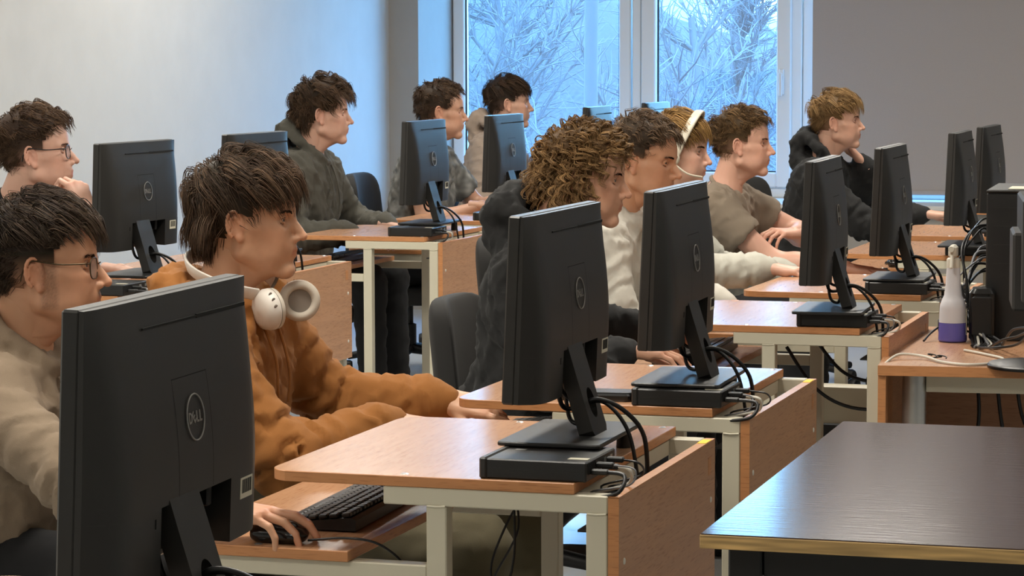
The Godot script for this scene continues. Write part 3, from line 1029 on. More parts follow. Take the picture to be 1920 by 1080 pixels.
# ------------------------------------------------------------------ teacher's desk beside the row, and the dark work table in front
func teacher_corner() -> void:
	mat("matte_black", Color(0.16, 0.15, 0.14), 0.7)
	var turn := 0.10
	var at := V(-1.118, 0, 6.56)
	var H := 0.68
	var t := thing("teacher_desk", "beech desk with a steel pillar leg holding the spray bottle and tower", "desk", at, turn)
	var tt := part("desk_top", MB.new().prism(rounded(0, -1.0, 1.5, 0, [0.0, 0.0, 0.0, 0.0]), H - 0.026, H, 0.0012, 1).mesh(), M.beech_top, t)
	part("edge_band", MB.new().prism(rounded(0, -1.0, 1.5, 0, [0.0, 0.0, 0.0, 0.0]), H - 0.026, H, 0.0012, 2).mesh(), M.beech_edge, tt)
	part("side_panel", MB.new().span(Vector3(0.0, 0.0, -0.92), Vector3(0.020, H - 0.0265, -0.01), 0.001).mesh(), M.beech_edge, t)
	part("rear_panel", MB.new().span(Vector3(0.0205, 0.12, -0.945), Vector3(1.48, H - 0.0265, -0.926), 0.001).mesh(), M.beech_panel, t)
	part("pillar_leg", MB.new().lathe([[0.0, 0.0], [0.09, 0.0], [0.09, 0.0], [0.09, 0.012], [0.03, 0.02], [0.03, 0.02], [0.03, H - 0.027], [0.0, H - 0.027]], 24, Vector3(0.085, 0, -0.1)).mesh(), M.metal_silver, t)
	part("pillar_leg", MB.new().lathe([[0.0, 0.0], [0.09, 0.0], [0.09, 0.0], [0.09, 0.012], [0.03, 0.02], [0.03, 0.02], [0.03, H - 0.027], [0.0, H - 0.027]], 24, Vector3(1.40, 0, -0.1)).mesh(), M.metal_silver, t)
	part("rail", MB.new().span(Vector3(0.115, H - 0.075, -0.115), Vector3(1.37, H - 0.0275, -0.085), 0.002).mesh(), M.frame_paint, t)
	part("cable_tie", MB.new().lathe([[0.0305, 0.0], [0.0325, 0.001], [0.0325, 0.004], [0.0305, 0.005]], 20, Vector3(0.085, 0.48, -0.1)).mesh(), M.rubber_black, t)
	spray_bottle(V(-1.02, H, 7.17))
	# white network lead across the desk top, black tie
	cable([[-1.115, 0.672, 6.60], [-1.09, 0.692, 6.70], [-1.03, 0.688, 6.72], [-0.97, 0.684, 6.64], [-0.90, 0.684, 6.60], [-0.835, 0.684, 6.66], [-0.835, 0.684, 6.76], [-0.90, 0.684, 6.86], [-0.955, 0.684, 6.93]], 0.0035, M.cable_white, "white network lead lying across the teacher's desk")
	var tie := thing("wire_tie", "small twisted black wire tie beside the white network lead", "tie", V(-1.0, H + 0.004, 6.73))
	var lp := PackedVector3Array()
	for k in 26:
		var a := TAU * k / 8.0
		lp.append(Vector3(-0.02 + 0.0018 * k + 0.008 * cos(a), 0.004 + 0.004 * sin(a * 0.5), -0.018 + 0.0016 * k + 0.008 * sin(a)))
	part("loop", MB.new().tube(lp, 0.0017, 5).mesh(), M.rubber_black, tie)
	# tower computer, seen on its rear side
	var tw := thing("tower_computer", "black tower computer standing on the teacher's desk", "computer", V(-0.855, H, 7.42), 0.05)
	part("case", MB.new().box(Vector3(0, 0.2, 0), Vector3(0.19, 0.40, 0.40), 0.004).mesh(), M.pc_black, tw)
	part("top_lid", MB.new().box(Vector3(0, 0.404, 0), Vector3(0.192, 0.008, 0.402), 0.003).mesh(), M.black_plastic, tw)
	part("rear_ports", MB.new().box(Vector3(-0.0965, 0.34, 0.05), Vector3(0.004, 0.05, 0.12), 0.001).mesh(), M.gasket, tw)
	var gro := MB.new()
	for k in 4:
		gro.box(Vector3(0.0, 0.36 - 0.05 * k, 0.2005), Vector3(0.15, 0.002, 0.001))
	part("front_grooves", gro.mesh(), M.black_plastic, tw)
	part("paper", MB.new().box(Vector3(0.02, 0.4095, 0.1), Vector3(0.12, 0.002, 0.15)).mesh(), M.sticker_white, tw)
	# loudspeaker in front of the tower
	var sp := thing("loudspeaker", "rounded glossy black desktop loudspeaker against the tower", "loudspeaker", V(-0.945, H, 7.20), 0.1)
	part("cabinet", MB.new().prism(rounded(-0.035, -0.05, 0.035, 0.05, [0.02, 0.02, 0.02, 0.02], 6), 0, 0.145, 0.012).mesh(), M.gloss_black, sp)
	part("grille", MB.new().prism(rounded(-0.027, 0.044, 0.027, 0.053, [0.004, 0.004, 0.004, 0.004], 3), 0.02, 0.125, 0.004).mesh(), M.chair_plastic, sp)
	# monitor at the edge of the frame on a round foot, its back to the room
	var mo := thing("desk_monitor", "dark grey monitor on a round foot on the teacher's desk, seen from behind", "monitor", V(-0.735, H, 6.62), 0.15)
	part("round_foot", MB.new().lathe([[0.0, 0.022], [0.05, 0.02], [0.115, 0.012], [0.12, 0.007], [0.12, 0.007], [0.12, 0.0], [0.0, 0.0]], 36).mesh(), M.pc_black, mo)
	part("post", MB.new().box(Vector3(0.0, 0.11, 0), Vector3(0.04, 0.20, 0.07), 0.006).mesh(), M.pc_black, mo)
	part("shell", MB.new().box(Vector3(-0.01, 0.245, 0), Vector3(0.11, 0.19, 0.26), 0.006).box(Vector3(-0.01, 0.30, 0), Vector3(0.07, 0.25, 0.44), 0.006).mesh(), M.matte_black, mo)
	part("neck_cover", MB.new().box(Vector3(0.0, 0.215, 0), Vector3(0.05, 0.09, 0.11), 0.012).mesh(), M.matte_black, mo)
	part("screen", MB.new().box(Vector3(0.0255, 0.30, 0), Vector3(0.002, 0.26, 0.40)).mesh(), M.gloss_black, mo)
	# black power brick and the tangle of leads behind the bottle
	var br := thing("power_brick", "black power brick behind the spray bottle on the teacher's desk", "adapter", V(-1.055, H, 7.36), 0.2)
	part("case", MB.new().box(Vector3(0, 0.02, 0), Vector3(0.06, 0.04, 0.12), 0.006).mesh(), M.pc_black, br)
	part("plug", MB.new().box(Vector3(0.0, 0.035, 0.075), Vector3(0.025, 0.03, 0.03), 0.006).mesh(), M.pc_black, br)
	cable([[-1.05, 0.70, 7.28], [-1.06, 0.715, 7.22], [-1.08, 0.70, 7.17], [-1.09, 0.685, 7.12]], 0.003, M.cable_black, "short black lead of the power brick beside the bottle")
	var rng := RandomNumberGenerator.new()
	rng.seed = 31
	for k in 13:
		var m: Material = [M.cable_black, M.cable_black, M.cable_grey, M.cable_white, M.cable_black][k % 5]
		var a := 0.012 * k
		var y0: float = [0.98, 0.88, 0.90, 0.80, 0.86][k % 5] + rng.randf_range(-0.02, 0.02)
		var j := func(w: float) -> float: return rng.randf_range(-w, w)
		cable([[-0.955, y0, 7.40 + a], [-0.99 + j.call(0.01), y0 - 0.005, 7.37 + a], [-1.02 + j.call(0.02), y0 - 0.08 + j.call(0.03), 7.32], [-1.01 + j.call(0.03), 0.80 + j.call(0.04), 7.28 + j.call(0.04)], [-0.985 + j.call(0.03), 0.73 + j.call(0.02), 7.22 + j.call(0.04)], [-0.96 + 0.006 * k, 0.688, 7.12 + j.call(0.03)], [-0.95 + 0.006 * k, 0.686, 7.02 + j.call(0.03)]], 0.0028 + 0.001 * (k % 2), m, "tangled lead running down from the tower computer", "tangled leads behind the tower")
	for k in 3:
		cable([[-0.93 + 0.03 * k, 0.685, 7.0], [-0.87 + 0.02 * k, 0.70 + 0.02 * k, 6.86], [-0.80, 0.72 + 0.02 * k, 6.78], [-0.74, 0.78, 6.60]], 0.0035, M.cable_black, "black lead curving up to the round-footed monitor on the teacher's desk", "leads of the round-footed monitor")
	# leads hanging under the desk
	for k in 5:
		var hx := -0.93 + 0.055 * k
		cable([[hx, 0.66, 6.95 - 0.02 * k], [hx + 0.015, 0.52, 6.93], [hx + 0.04 * (k % 3), 0.36, 6.95], [hx + 0.05, 0.2, 6.95], [hx + 0.03, 0.02, 6.98]], 0.005, M.cable_black, "black lead hanging under the teacher's desk", "leads under the teacher's desk")
	# leads sagging under the desks of the curly and white-hoodie students
	cable([[-1.42, 0.70, 7.2], [-1.33, 0.59, 7.2], [-1.24, 0.56, 7.2], [-1.14, 0.57, 7.2]], 0.005, M.cable_black, "thick black lead sagging under the desk of the curly-haired student")
	cable([[-1.46, 0.66, 7.1], [-1.38, 0.55, 7.1], [-1.28, 0.50, 7.1], [-1.14, 0.50, 7.1]], 0.005, M.cable_black, "lower thick black lead sagging under the desk of the curly-haired student")
	# power strip box with socket under the white hoodie student's desk
	var sb := thing("socket_box", "grey floor socket box under the desk of the white-hoodie student", "socket", V(-1.45, 0.0, 7.6))
	part("housing", MB.new().box(Vector3(0, 0.25, 0), Vector3(0.34, 0.5, 0.05), 0.006).mesh(), M.frame_paint, sb)
	part("socket", MB.new().box(Vector3(0.03, 0.36, 0.03), Vector3(0.06, 0.06, 0.012), 0.004).mesh(), M.gasket, sb)


func spray_bottle(at: Vector3) -> void:
	var b := thing("spray_bottle", "translucent spray bottle with violet liquid on the teacher's desk", "bottle", at, 0.0)
	var pl := mat("frosted_plastic", Color(0.86, 0.86, 0.88, 1.0), 0.45)
	pl.backlight_enabled = true
	pl.backlight = Color(0.35, 0.34, 0.36)
	var liq := mat("violet_liquid", Color(0.42, 0.40, 0.72), 0.25)
	liq.backlight_enabled = true
	liq.backlight = Color(0.20, 0.18, 0.45)
	part("liquid", MB.new().lathe([[0.0, 0.001], [0.036, 0.001], [0.0385, 0.006], [0.037, 0.052], [0.037, 0.052], [0.0, 0.052]], 28).mesh(), liq, b)
	part("shell", MB.new().lathe([[0.037, 0.0525], [0.0355, 0.09], [0.0345, 0.10], [0.030, 0.113], [0.024, 0.125], [0.021, 0.15], [0.0175, 0.205], [0.0165, 0.212]], 28).mesh(), pl, b)
	var cap := mat("spray_head", Color(0.86, 0.84, 0.78), 0.35)
	part("collar", MB.new().lathe([[0.0, 0.2], [0.0185, 0.2], [0.0185, 0.2], [0.0185, 0.222], [0.015, 0.226], [0.0, 0.226]], 20).mesh(), cap, b)
	part("spray_head", MB.new().box(Vector3(0.0, 0.244, 0.006), Vector3(0.022, 0.036, 0.05), 0.007).mesh(), cap, b)
	part("nozzle", MB.new().tube(PackedVector3Array([Vector3(0, 0.252, 0.03), Vector3(0, 0.252, 0.048)]), 0.008, 10).mesh(), cap, b)
	part("trigger", MB.new().box(Vector3(0.0, 0.218, 0.036), Vector3(0.009, 0.04, 0.008), 0.003, Basis(Vector3(1, 0, 0), -0.35)).mesh(), cap, b)
	part("label_strip", MB.new().box(Vector3(0.0375, 0.055, 0.0), Vector3(0.001, 0.07, 0.02)).mesh(), M.sticker_white, b)


func dark_table() -> void:
	var top := mat("dark_laminate", Color(0.31, 0.255, 0.245), 0.17)
	bumpy(top, noise_tex(256, 5, 60, 33, 0.0, 1.0, 3), 0.015, 1.5)
	var ply := mat("plywood_edge", Color(0.90, 0.74, 0.48), 0.6)
	tri(ply, TX.ply, 2.2)
	var steel := mat("black_steel", Color(0.045, 0.045, 0.045), 0.4)
	var t := thing("work_table", "plywood table with a glossy dark brown top and black legs", "table", V(-0.897, 0, 3.746), 0.018)
	var L := 1.5
	var D := 1.26
	# the outline is skewed a little because the far edge is not quite square
	part("plywood_board", MB.new().span(Vector3(0, 0.728, -D), Vector3(L, 0.7482, 0), 0.001).mesh(), ply, t)
	part("table_top", MB.new().span(Vector3(0.0012, 0.7484, -D + 0.0012), Vector3(L - 0.0012, 0.75, -0.0012), 0.0004).mesh(), top, t)
	for q in [[0.06, -0.06], [L - 0.06, -0.06], [0.06, -D + 0.06], [L - 0.06, -D + 0.06]]:
		part("leg", MB.new().box(Vector3(q[0], 0.362, q[1]), Vector3(0.05, 0.724, 0.05), 0.003).mesh(), steel, t)
	for z in [-0.06, -D + 0.06]:
		part("apron", MB.new().box(Vector3(L * 0.5, 0.705, z), Vector3(L - 0.17, 0.044, 0.03), 0.002).mesh(), steel, t)
	for x in [0.06, L - 0.06]:
		part("apron", MB.new().box(Vector3(x, 0.705, -D * 0.5), Vector3(0.03, 0.044, D - 0.17), 0.002).mesh(), steel, t)
	# dark red bag on the floor beneath the table
	var bag := thing("red_bag", "dark red bag on the floor under the dark table", "bag", V(-0.78, 0, 4.75))
	var red := mat("bag_red", Color(0.32, 0.05, 0.06), 0.8)
	part("body", MB.new().box(Vector3(0, 0.2, 0), Vector3(0.12, 0.4, 0.3), 0.05).mesh(), red, bag)
	part("strap", MB.new().tube(smooth_path([Vector3(0, 0.39, 0.1), Vector3(0, 0.47, 0.06), Vector3(0, 0.48, -0.06), Vector3(0, 0.39, -0.1)], 6), 0.012, 8).mesh(), red, bag)


# ------------------------------------------------------------------ distance field meshed as surface nets
class Net:
	var o: Vector3
	var s: float
	var nx: int
	var ny: int
	var nz: int
	var f := PackedFloat32Array()
	var v := PackedVector3Array()
	var ix := PackedInt32Array()

	func _init(lo: Vector3, hi: Vector3, cell: float) -> void:
		o = lo
		s = cell
		nx = int((hi.x - lo.x) / cell) + 2
		ny = int((hi.y - lo.y) / cell) + 2
		nz = int((hi.z - lo.z) / cell) + 2
		f.resize(nx * ny * nz)
		f.fill(1.0)

	func cap(a: Vector3, b: Vector3, ra: float, rb: float, k: float) -> void:
		var m := maxf(ra, rb) + k + s * 2.5
		var lo := (Vector3(minf(a.x, b.x), minf(a.y, b.y), minf(a.z, b.z)) - Vector3.ONE * m - o) / s
		var hi := (Vector3(maxf(a.x, b.x), maxf(a.y, b.y), maxf(a.z, b.z)) + Vector3.ONE * m - o) / s
		var i0 := maxi(0, int(lo.x)); var i1 := mini(nx - 1, int(hi.x) + 1)
		var j0 := maxi(0, int(lo.y)); var j1 := mini(ny - 1, int(hi.y) + 1)
		var k0 := maxi(0, int(lo.z)); var k1 := mini(nz - 1, int(hi.z) + 1)
		var ba := b - a
		var inv := 1.0 / maxf(ba.dot(ba), 1e-9)
		var dr := rb - ra
		var q := 0.25 / k
		for kk in range(k0, k1 + 1):
			for j in range(j0, j1 + 1):
				var base := (kk * ny + j) * nx
				var pa := Vector3(o.x + i0 * s - a.x, o.y + j * s - a.y, o.z + kk * s - a.z)
				for i in range(i0, i1 + 1):
					var h := clampf(pa.dot(ba) * inv, 0.0, 1.0)
					var d := (pa - ba * h).length() - ra - dr * h
					pa.x += s
					if d < m:
						var e := f[base + i]
						var g := k - absf(d - e)
						f[base + i] = minf(d, e) - (g * g * q if g > 0.0 else 0.0)

	func ell(c: Vector3, r: Vector3, k: float, bs := Basis.IDENTITY, sub := false) -> void:
		var rm := maxf(r.x, maxf(r.y, r.z))
		var rn := minf(r.x, minf(r.y, r.z))
		var m := rm + k + s * 2.5
		var lo := (c - Vector3.ONE * m - o) / s
		var hi := (c + Vector3.ONE * m - o) / s
		var i0 := maxi(0, int(lo.x)); var i1 := mini(nx - 1, int(hi.x) + 1)
		var j0 := maxi(0, int(lo.y)); var j1 := mini(ny - 1, int(hi.y) + 1)
		var k0 := maxi(0, int(lo.z)); var k1 := mini(nz - 1, int(hi.z) + 1)
		var inv := bs.inverse()
		var q := 0.25 / k
		for kk in range(k0, k1 + 1):
			for j in range(j0, j1 + 1):
				var base := (kk * ny + j) * nx
				for i in range(i0, i1 + 1):
					var p := inv * Vector3(o.x + i * s - c.x, o.y + j * s - c.y, o.z + kk * s - c.z)
					var u := p / r
					var l := u.length()
					var w := (u / r).length()
					var d := l * (l - 1.0) / w if w > 1e-6 else -rn
					var e := f[base + i]
					if sub:
						var g2 := k - absf(-d - e)
						f[base + i] = maxf(-d, e) + (g2 * g2 * q if g2 > 0.0 else 0.0)
					else:
						var g := k - absf(d - e)
						f[base + i] = minf(d, e) - (g * g * q if g > 0.0 else 0.0)

	func build() -> void:
		var id := PackedInt32Array()
		id.resize(f.size())
		id.fill(-1)
		var far := s * 2.2
		var sx := 1
		var sy := nx
		var sz := nx * ny
		for k in nz - 1:
			for j in ny - 1:
				var b := (k * ny + j) * nx
				for i in nx - 1:
					var a := b + i
					var f0 := f[a]
					if f0 > far or f0 < -far: continue
					var f1 := f[a + sx]
					var f2 := f[a + sy]
					var f3 := f[a + sx + sy]
					var f4 := f[a + sz]
					var f5 := f[a + sx + sz]
					var f6 := f[a + sy + sz]
					var f7 := f[a + sx + sy + sz]
					var neg := int(f0 < 0.0) + int(f1 < 0.0) + int(f2 < 0.0) + int(f3 < 0.0) + int(f4 < 0.0) + int(f5 < 0.0) + int(f6 < 0.0) + int(f7 < 0.0)
					if neg == 0 or neg == 8: continue
					var p := Vector3.ZERO
					var n := 0
					if (f0 < 0.0) != (f1 < 0.0): p += Vector3(f0 / (f0 - f1), 0, 0); n += 1
					if (f2 < 0.0) != (f3 < 0.0): p += Vector3(f2 / (f2 - f3), 1, 0); n += 1
					if (f4 < 0.0) != (f5 < 0.0): p += Vector3(f4 / (f4 - f5), 0, 1); n += 1
					if (f6 < 0.0) != (f7 < 0.0): p += Vector3(f6 / (f6 - f7), 1, 1); n += 1
					if (f0 < 0.0) != (f2 < 0.0): p += Vector3(0, f0 / (f0 - f2), 0); n += 1
					if (f1 < 0.0) != (f3 < 0.0): p += Vector3(1, f1 / (f1 - f3), 0); n += 1
					if (f4 < 0.0) != (f6 < 0.0): p += Vector3(0, f4 / (f4 - f6), 1); n += 1
					if (f5 < 0.0) != (f7 < 0.0): p += Vector3(1, f5 / (f5 - f7), 1); n += 1
					if (f0 < 0.0) != (f4 < 0.0): p += Vector3(0, 0, f0 / (f0 - f4)); n += 1
					if (f1 < 0.0) != (f5 < 0.0): p += Vector3(1, 0, f1 / (f1 - f5)); n += 1
					if (f2 < 0.0) != (f6 < 0.0): p += Vector3(0, 1, f2 / (f2 - f6)); n += 1
					if (f3 < 0.0) != (f7 < 0.0): p += Vector3(1, 1, f3 / (f3 - f7)); n += 1
					id[a] = v.size()
					v.append(o + (p / n + Vector3(i, j, k)) * s)
					if i > 0 and j > 0 and k > 0:
						if (f0 < 0.0) != (f1 < 0.0): quad(id[a], id[a - sy], id[a - sy - sz], id[a - sz], f0 < 0.0)
						if (f0 < 0.0) != (f2 < 0.0): quad(id[a], id[a - sz], id[a - sx - sz], id[a - sx], f0 < 0.0)
						if (f0 < 0.0) != (f4 < 0.0): quad(id[a], id[a - sx], id[a - sx - sy], id[a - sy], f0 < 0.0)

	func quad(a: int, b: int, c: int, d: int, inside: bool) -> void:
		if a < 0 or b < 0 or c < 0 or d < 0: return
		if inside: ix.append_array([a, c, b, a, d, c])
		else: ix.append_array([a, b, c, a, c, d])


static func normals_of(v: PackedVector3Array, ix: PackedInt32Array) -> PackedVector3Array:
	var n := PackedVector3Array()
	n.resize(v.size())
	for t in range(0, ix.size(), 3):
		var a := ix[t]
		var b := ix[t + 1]
		var c := ix[t + 2]
		var m := (v[c] - v[a]).cross(v[b] - v[a])
		n[a] += m; n[b] += m; n[c] += m
	for i in n.size(): n[i] = n[i].normalized()
	return n


func put_mesh(mb: MB, v: PackedVector3Array, ix: PackedInt32Array, col: Color, n := PackedVector3Array()) -> void:
	var b := mb.v.size()
	if n.is_empty(): n = normals_of(v, ix)
	mb.v.append_array(v)
	mb.n.append_array(n)
	if mb.colored:
		var c := PackedColorArray()
		c.resize(v.size())
		c.fill(col)
		mb.c.append_array(c)
	var k := ix.duplicate()
	if b > 0:
		for i in k.size(): k[i] += b
	mb.ix.append_array(k)


# ------------------------------------------------------------------ one sculpted head, warped for each person
# head axes: x forward, y up, z to the person's right; the origin lies between the ears
var HV := PackedVector3Array()
var HI := PackedInt32Array()
var HN := PackedVector3Array()


func base_head() -> void:
	var n := Net.new(Vector3(-0.125, -0.19, -0.098), Vector3(0.132, 0.135, 0.098), 0.0027)
	n.ell(Vector3(-0.012, 0.035, 0), Vector3(0.098, 0.086, 0.077), 0.01)
	n.ell(Vector3(0.030, 0.040, 0), Vector3(0.060, 0.062, 0.064), 0.02)
	n.ell(Vector3(0.028, -0.034, 0), Vector3(0.060, 0.080, 0.054), 0.03)
	n.cap(Vector3(-0.035, -0.05, 0), Vector3(-0.050, -0.15, 0), 0.048, 0.032, 0.03)
	n.cap(Vector3(0.02, -0.09, 0), Vector3(-0.035, -0.15, 0), 0.022, 0.020, 0.03)
	for z in [-1.0, 1.0]:
		n.cap(Vector3(0.060, -0.014, 0.036 * z), Vector3(0.028, -0.008, 0.056 * z), 0.019, 0.013, 0.016)
		n.cap(Vector3(-0.004, -0.012, 0.060 * z), Vector3(-0.004, -0.058, 0.052 * z), 0.014, 0.014, 0.016)
		n.cap(Vector3(-0.004, -0.060, 0.050 * z), Vector3(0.068, -0.098, 0.014 * z), 0.015, 0.014, 0.016)
		n.cap(Vector3(0.078, 0.020, 0.010 * z), Vector3(0.062, 0.022, 0.046 * z), 0.011, 0.010, 0.012)
		n.cap(Vector3(0.062, -0.045, 0.022 * z), Vector3(0.055, -0.065, 0.03 * z), 0.022, 0.018, 0.02)
	for z in [-1.0, 1.0]:
		n.ell(Vector3(0.036, -0.040, 0.0385 * z), Vector3(0.036, 0.040, 0.0185), 0.022)
	n.cap(Vector3(0.076, -0.098, -0.008), Vector3(0.076, -0.098, 0.008), 0.0155, 0.0155, 0.014)
	n.ell(Vector3(0.072, -0.056, 0), Vector3(0.024, 0.026, 0.028), 0.016)
	for z in [-1.0, 1.0]:
		n.ell(Vector3(0.086, 0.005, 0.034 * z), Vector3(0.019, 0.0125, 0.019), 0.010, Basis.IDENTITY, true)
	# nose
	n.cap(Vector3(0.0815, 0.016, 0), Vector3(0.0995, -0.016, 0), 0.0082, 0.0080, 0.010)
	n.cap(Vector3(0.096, -0.012, 0), Vector3(0.1095, -0.029, 0), 0.0080, 0.0094, 0.007)
	for z in [-1.0, 1.0]:
		n.ell(Vector3(0.0935, -0.034, 0.0115 * z), Vector3(0.011, 0.0075, 0.0068), 0.006)
		n.ell(Vector3(0.099, -0.0435, 0.006 * z), Vector3(0.006, 0.003, 0.0032), 0.003, Basis.IDENTITY, true)
	# lips
	n.cap(Vector3(0.0925, -0.056, 0.0), Vector3(0.0835, -0.0600, 0.018), 0.0052, 0.0036, 0.004)
	n.cap(Vector3(0.0925, -0.056, 0.0), Vector3(0.0835, -0.0600, -0.018), 0.0052, 0.0036, 0.004)
	n.cap(Vector3(0.0900, -0.0668, -0.007), Vector3(0.0900, -0.0668, 0.007), 0.0056, 0.0056, 0.005)
	n.ell(Vector3(0.094, -0.0614, 0), Vector3(0.009, 0.0009, 0.020), 0.0016, Basis.IDENTITY, true)
	# eyelids round the eyeballs
	for z in [-1.0, 1.0]:
		var e := Vector3(0.0655, 0.006, 0.0315 * z)
		for q in [[0.50, 0.0032], [-0.46, 0.0024]]:
			var last := Vector3.ZERO
			for k in 7:
				var az := lerpf(-1.05, 1.05, k / 6.0)
				var el: float = q[0] * (1.0 - 0.6 * pow(absf(az) / 1.05, 2.0))
				var p := e + Vector3(cos(el) * cos(az), sin(el), cos(el) * sin(az)) * 0.0127
				if k > 0: n.cap(last, p, q[1], q[1], 0.002)
				last = p
	# ears: rim, fold, lobe and bowl
	for z in [-1.0, 1.0]:
		var bs := Basis(Vector3(0, 1, 0), 0.42 * z) * Basis(Vector3(0, 0, 1), 0.16)
		var c := Vector3(-0.016, -0.004, 0.0765 * z)
		n.ell(c + bs * Vector3(0.002, 0.0, -0.001 * z), Vector3(0.015, 0.027, 0.006), 0.006, bs)
		n.ell(c + bs * Vector3(0.001, -0.001, 0.0075 * z), Vector3(0.0098, 0.018, 0.006), 0.003, bs, true)
		var pr := Vector3.ZERO
		for k in 15:
			var a := lerpf(-0.75, 4.1, k / 14.0)
			var p := c + bs * Vector3(cos(a) * 0.0165, sin(a) * 0.0285 + 0.001, (0.004 + 0.002 * sin(a)) * z)
			if k > 0: n.cap(pr, p, 0.0033, 0.0033, 0.002)
			pr = p
		n.ell(c + bs * Vector3(0.006, -0.028, 0.002 * z), Vector3(0.0085, 0.009, 0.0048), 0.005, bs)
		n.cap(c + bs * Vector3(0.012, 0.002, 0.002 * z), c + bs * Vector3(0.012, -0.010, 0.003 * z), 0.004, 0.004, 0.003)
		pr = Vector3.ZERO
		for k in 6:
			var a := lerpf(-1.2, 1.9, k / 5.0) + 1.4
			var p := c + bs * Vector3(cos(a) * 0.0095 - 0.001, sin(a) * 0.018, 0.0035 * z)
			if k > 0: n.cap(pr, p, 0.0026, 0.0026, 0.002)
			pr = p
	n.build()
	HV = n.v
	HI = n.ix
	HN = normals_of(HV, HI)


func bump(p: Vector3, c: Vector3, r: float) -> float:
	return exp(-(p - c).length_squared() / (r * r))


func add_head(mb: MB, t: Transform3D, P: Dictionary, skin: Color) -> void:
	var v := HV.duplicate()
	var nose: float = P.get("nose", 1.0)
	var jaw: float = P.get("jaw", 1.0)
	var chin: float = P.get("chin", 0.0)
	var brow: float = P.get("brow", 0.0)
	var lips: float = P.get("lips", 1.0)
	var open: float = P.get("open", 0.0)
	var cols := PackedColorArray()
	cols.resize(v.size())
	var f := FastNoiseLite.new()
	f.seed = int(P.get("seed", 1))
	f.frequency = 40.0
	var red := Color(skin.r * 0.95, skin.g * 0.72, skin.b * 0.66)
	var lip := Color(skin.r * 0.80, skin.g * 0.50, skin.b * 0.48)
	var stub: Color = P.get("beard", Color(0, 0, 0))
	var beard: float = P.get("beard_amount", 0.0)
	for i in v.size():
		var p := v[i]
		var wn := bump(p, Vector3(0.108, -0.022, 0), 0.026) * clampf((p.x - 0.084) / 0.02, 0, 1)
		var c := skin
		var k := f.get_noise_3dv(p) * 0.06
		# colour first, in the plain head
		var fl := bump(p, Vector3(0.060, -0.025, 0.045 * signf(p.z)), 0.03) * 0.35 + bump(p, Vector3(0.112, -0.03, 0), 0.014) * 0.4
		if absf(p.z) > 0.074 and p.x < 0.006 and p.x > -0.04: fl = maxf(fl, 0.45)
		c = c.lerp(red, clampf(fl, 0, 1))
		var lw := clampf(1.4 - absf(p.y + 0.0612) / 0.0085, 0, 1) * clampf((p.x - 0.083) / 0.004, 0, 1) * clampf((0.021 - absf(p.z)) / 0.004, 0, 1)
		c = c.lerp(lip, clampf(lw, 0, 1) * 0.75 * lips)
		if beard > 0.0:
			var mous := bump(p, Vector3(0.095, -0.0485, 0.008 * signf(p.z)), 0.009) * 1.3
			var ch := bump(p, Vector3(0.085, -0.085, 0), 0.02) * 0.6
			var jl := clampf((0.02 - absf(p.x - 0.01)) / 0.01, 0, 1) * clampf((p.y + 0.075) / 0.01, 0, 1) * clampf((0.03 - p.y) / 0.02, 0, 1) * 0.6
			c = c.lerp(stub, clampf((mous + ch + jl) * beard * (0.8 + f.get_noise_3dv(p * 9.0) * 0.7), 0, 0.85))
		c = Color(c.r * (1.0 + k), c.g * (1.0 + k), c.b * (1.0 + k))
		cols[i] = c
		# then the shape
		p.x += wn * (nose - 1.0) * 0.030
		p.y -= wn * (nose - 1.0) * 0.006
		if p.y < -0.02 and p.y > -0.125:
			var q := smoothstep(-0.02, -0.07, p.y)
			p.z *= lerpf(1.0, jaw, q)
		p.x += bump(p, Vector3(0.085, -0.098, 0), 0.03) * chin
		p.y += bump(p, Vector3(0.08, -0.104, 0), 0.03) * -maxf(chin, 0.0) * 0.5
		p.x += bump(p, Vector3(0.082, 0.024, 0.02 * signf(p.z)), 0.022) * brow
		if open > 0.0 and p.y < -0.0616 and p.x > 0.0:
			p.y -= open * smoothstep(0.02, 0.08, p.x)
		v[i] = p
	var nn := normals_of(v, HI)
	for i in v.size():
		v[i] = t * v[i]
		nn[i] = (t.basis * nn[i]).normalized()
	var b := mb.v.size()
	mb.v.append_array(v)
	mb.n.append_array(nn)
	mb.c.append_array(cols)
	var k2 := HI.duplicate()
	for i in k2.size(): k2[i] += b
	mb.ix.append_array(k2)
	# eyeballs
	var dark: Color = P.get("iris", Color(0.035, 0.025, 0.02))
	for z in [-1.0, 1.0]:
		var e := Vector3(0.0662, 0.006, 0.0315 * z)
		var b0 := mb.v.size()
		var look := Vector3(1, -0.06, -0.05).normalized()
		var pts := PackedVector3Array()
		for j in 17:
			var el := PI * j / 16.0
			for i in 22:
				var az := TAU * i / 22.0
				pts.append(Vector3(cos(el), sin(el) * sin(az), sin(el) * cos(az)))
		mb.colored = true
		mb.col = Color(0.40, 0.36, 0.34)
		var tp := PackedVector3Array()
		for q in pts: tp.append(t * (e + q * 0.0119))
		mb.grid(tp, 22, 17, true, false, false)
		for i in pts.size():
			var ang := pts[i].angle_to(look)
			if ang < 0.28: mb.c[b0 + i] = Color(0.008, 0.008, 0.008)
			elif ang < 0.60: mb.c[b0 + i] = dark


# ------------------------------------------------------------------ hair
const SC := Vector3(-0.012, 0.035, 0)
const SR := Vector3(0.099, 0.0875, 0.0785)
const LINE := [[-0.13, -0.058], [-0.07, -0.062], [-0.045, -0.05], [-0.030, -0.02], [-0.016, 0.024], [-0.002, 0.022], [0.012, -0.004], [0.022, 0.02], [0.036, 0.055], [0.056, 0.080], [0.078, 0.090], [0.10, 0.098]]


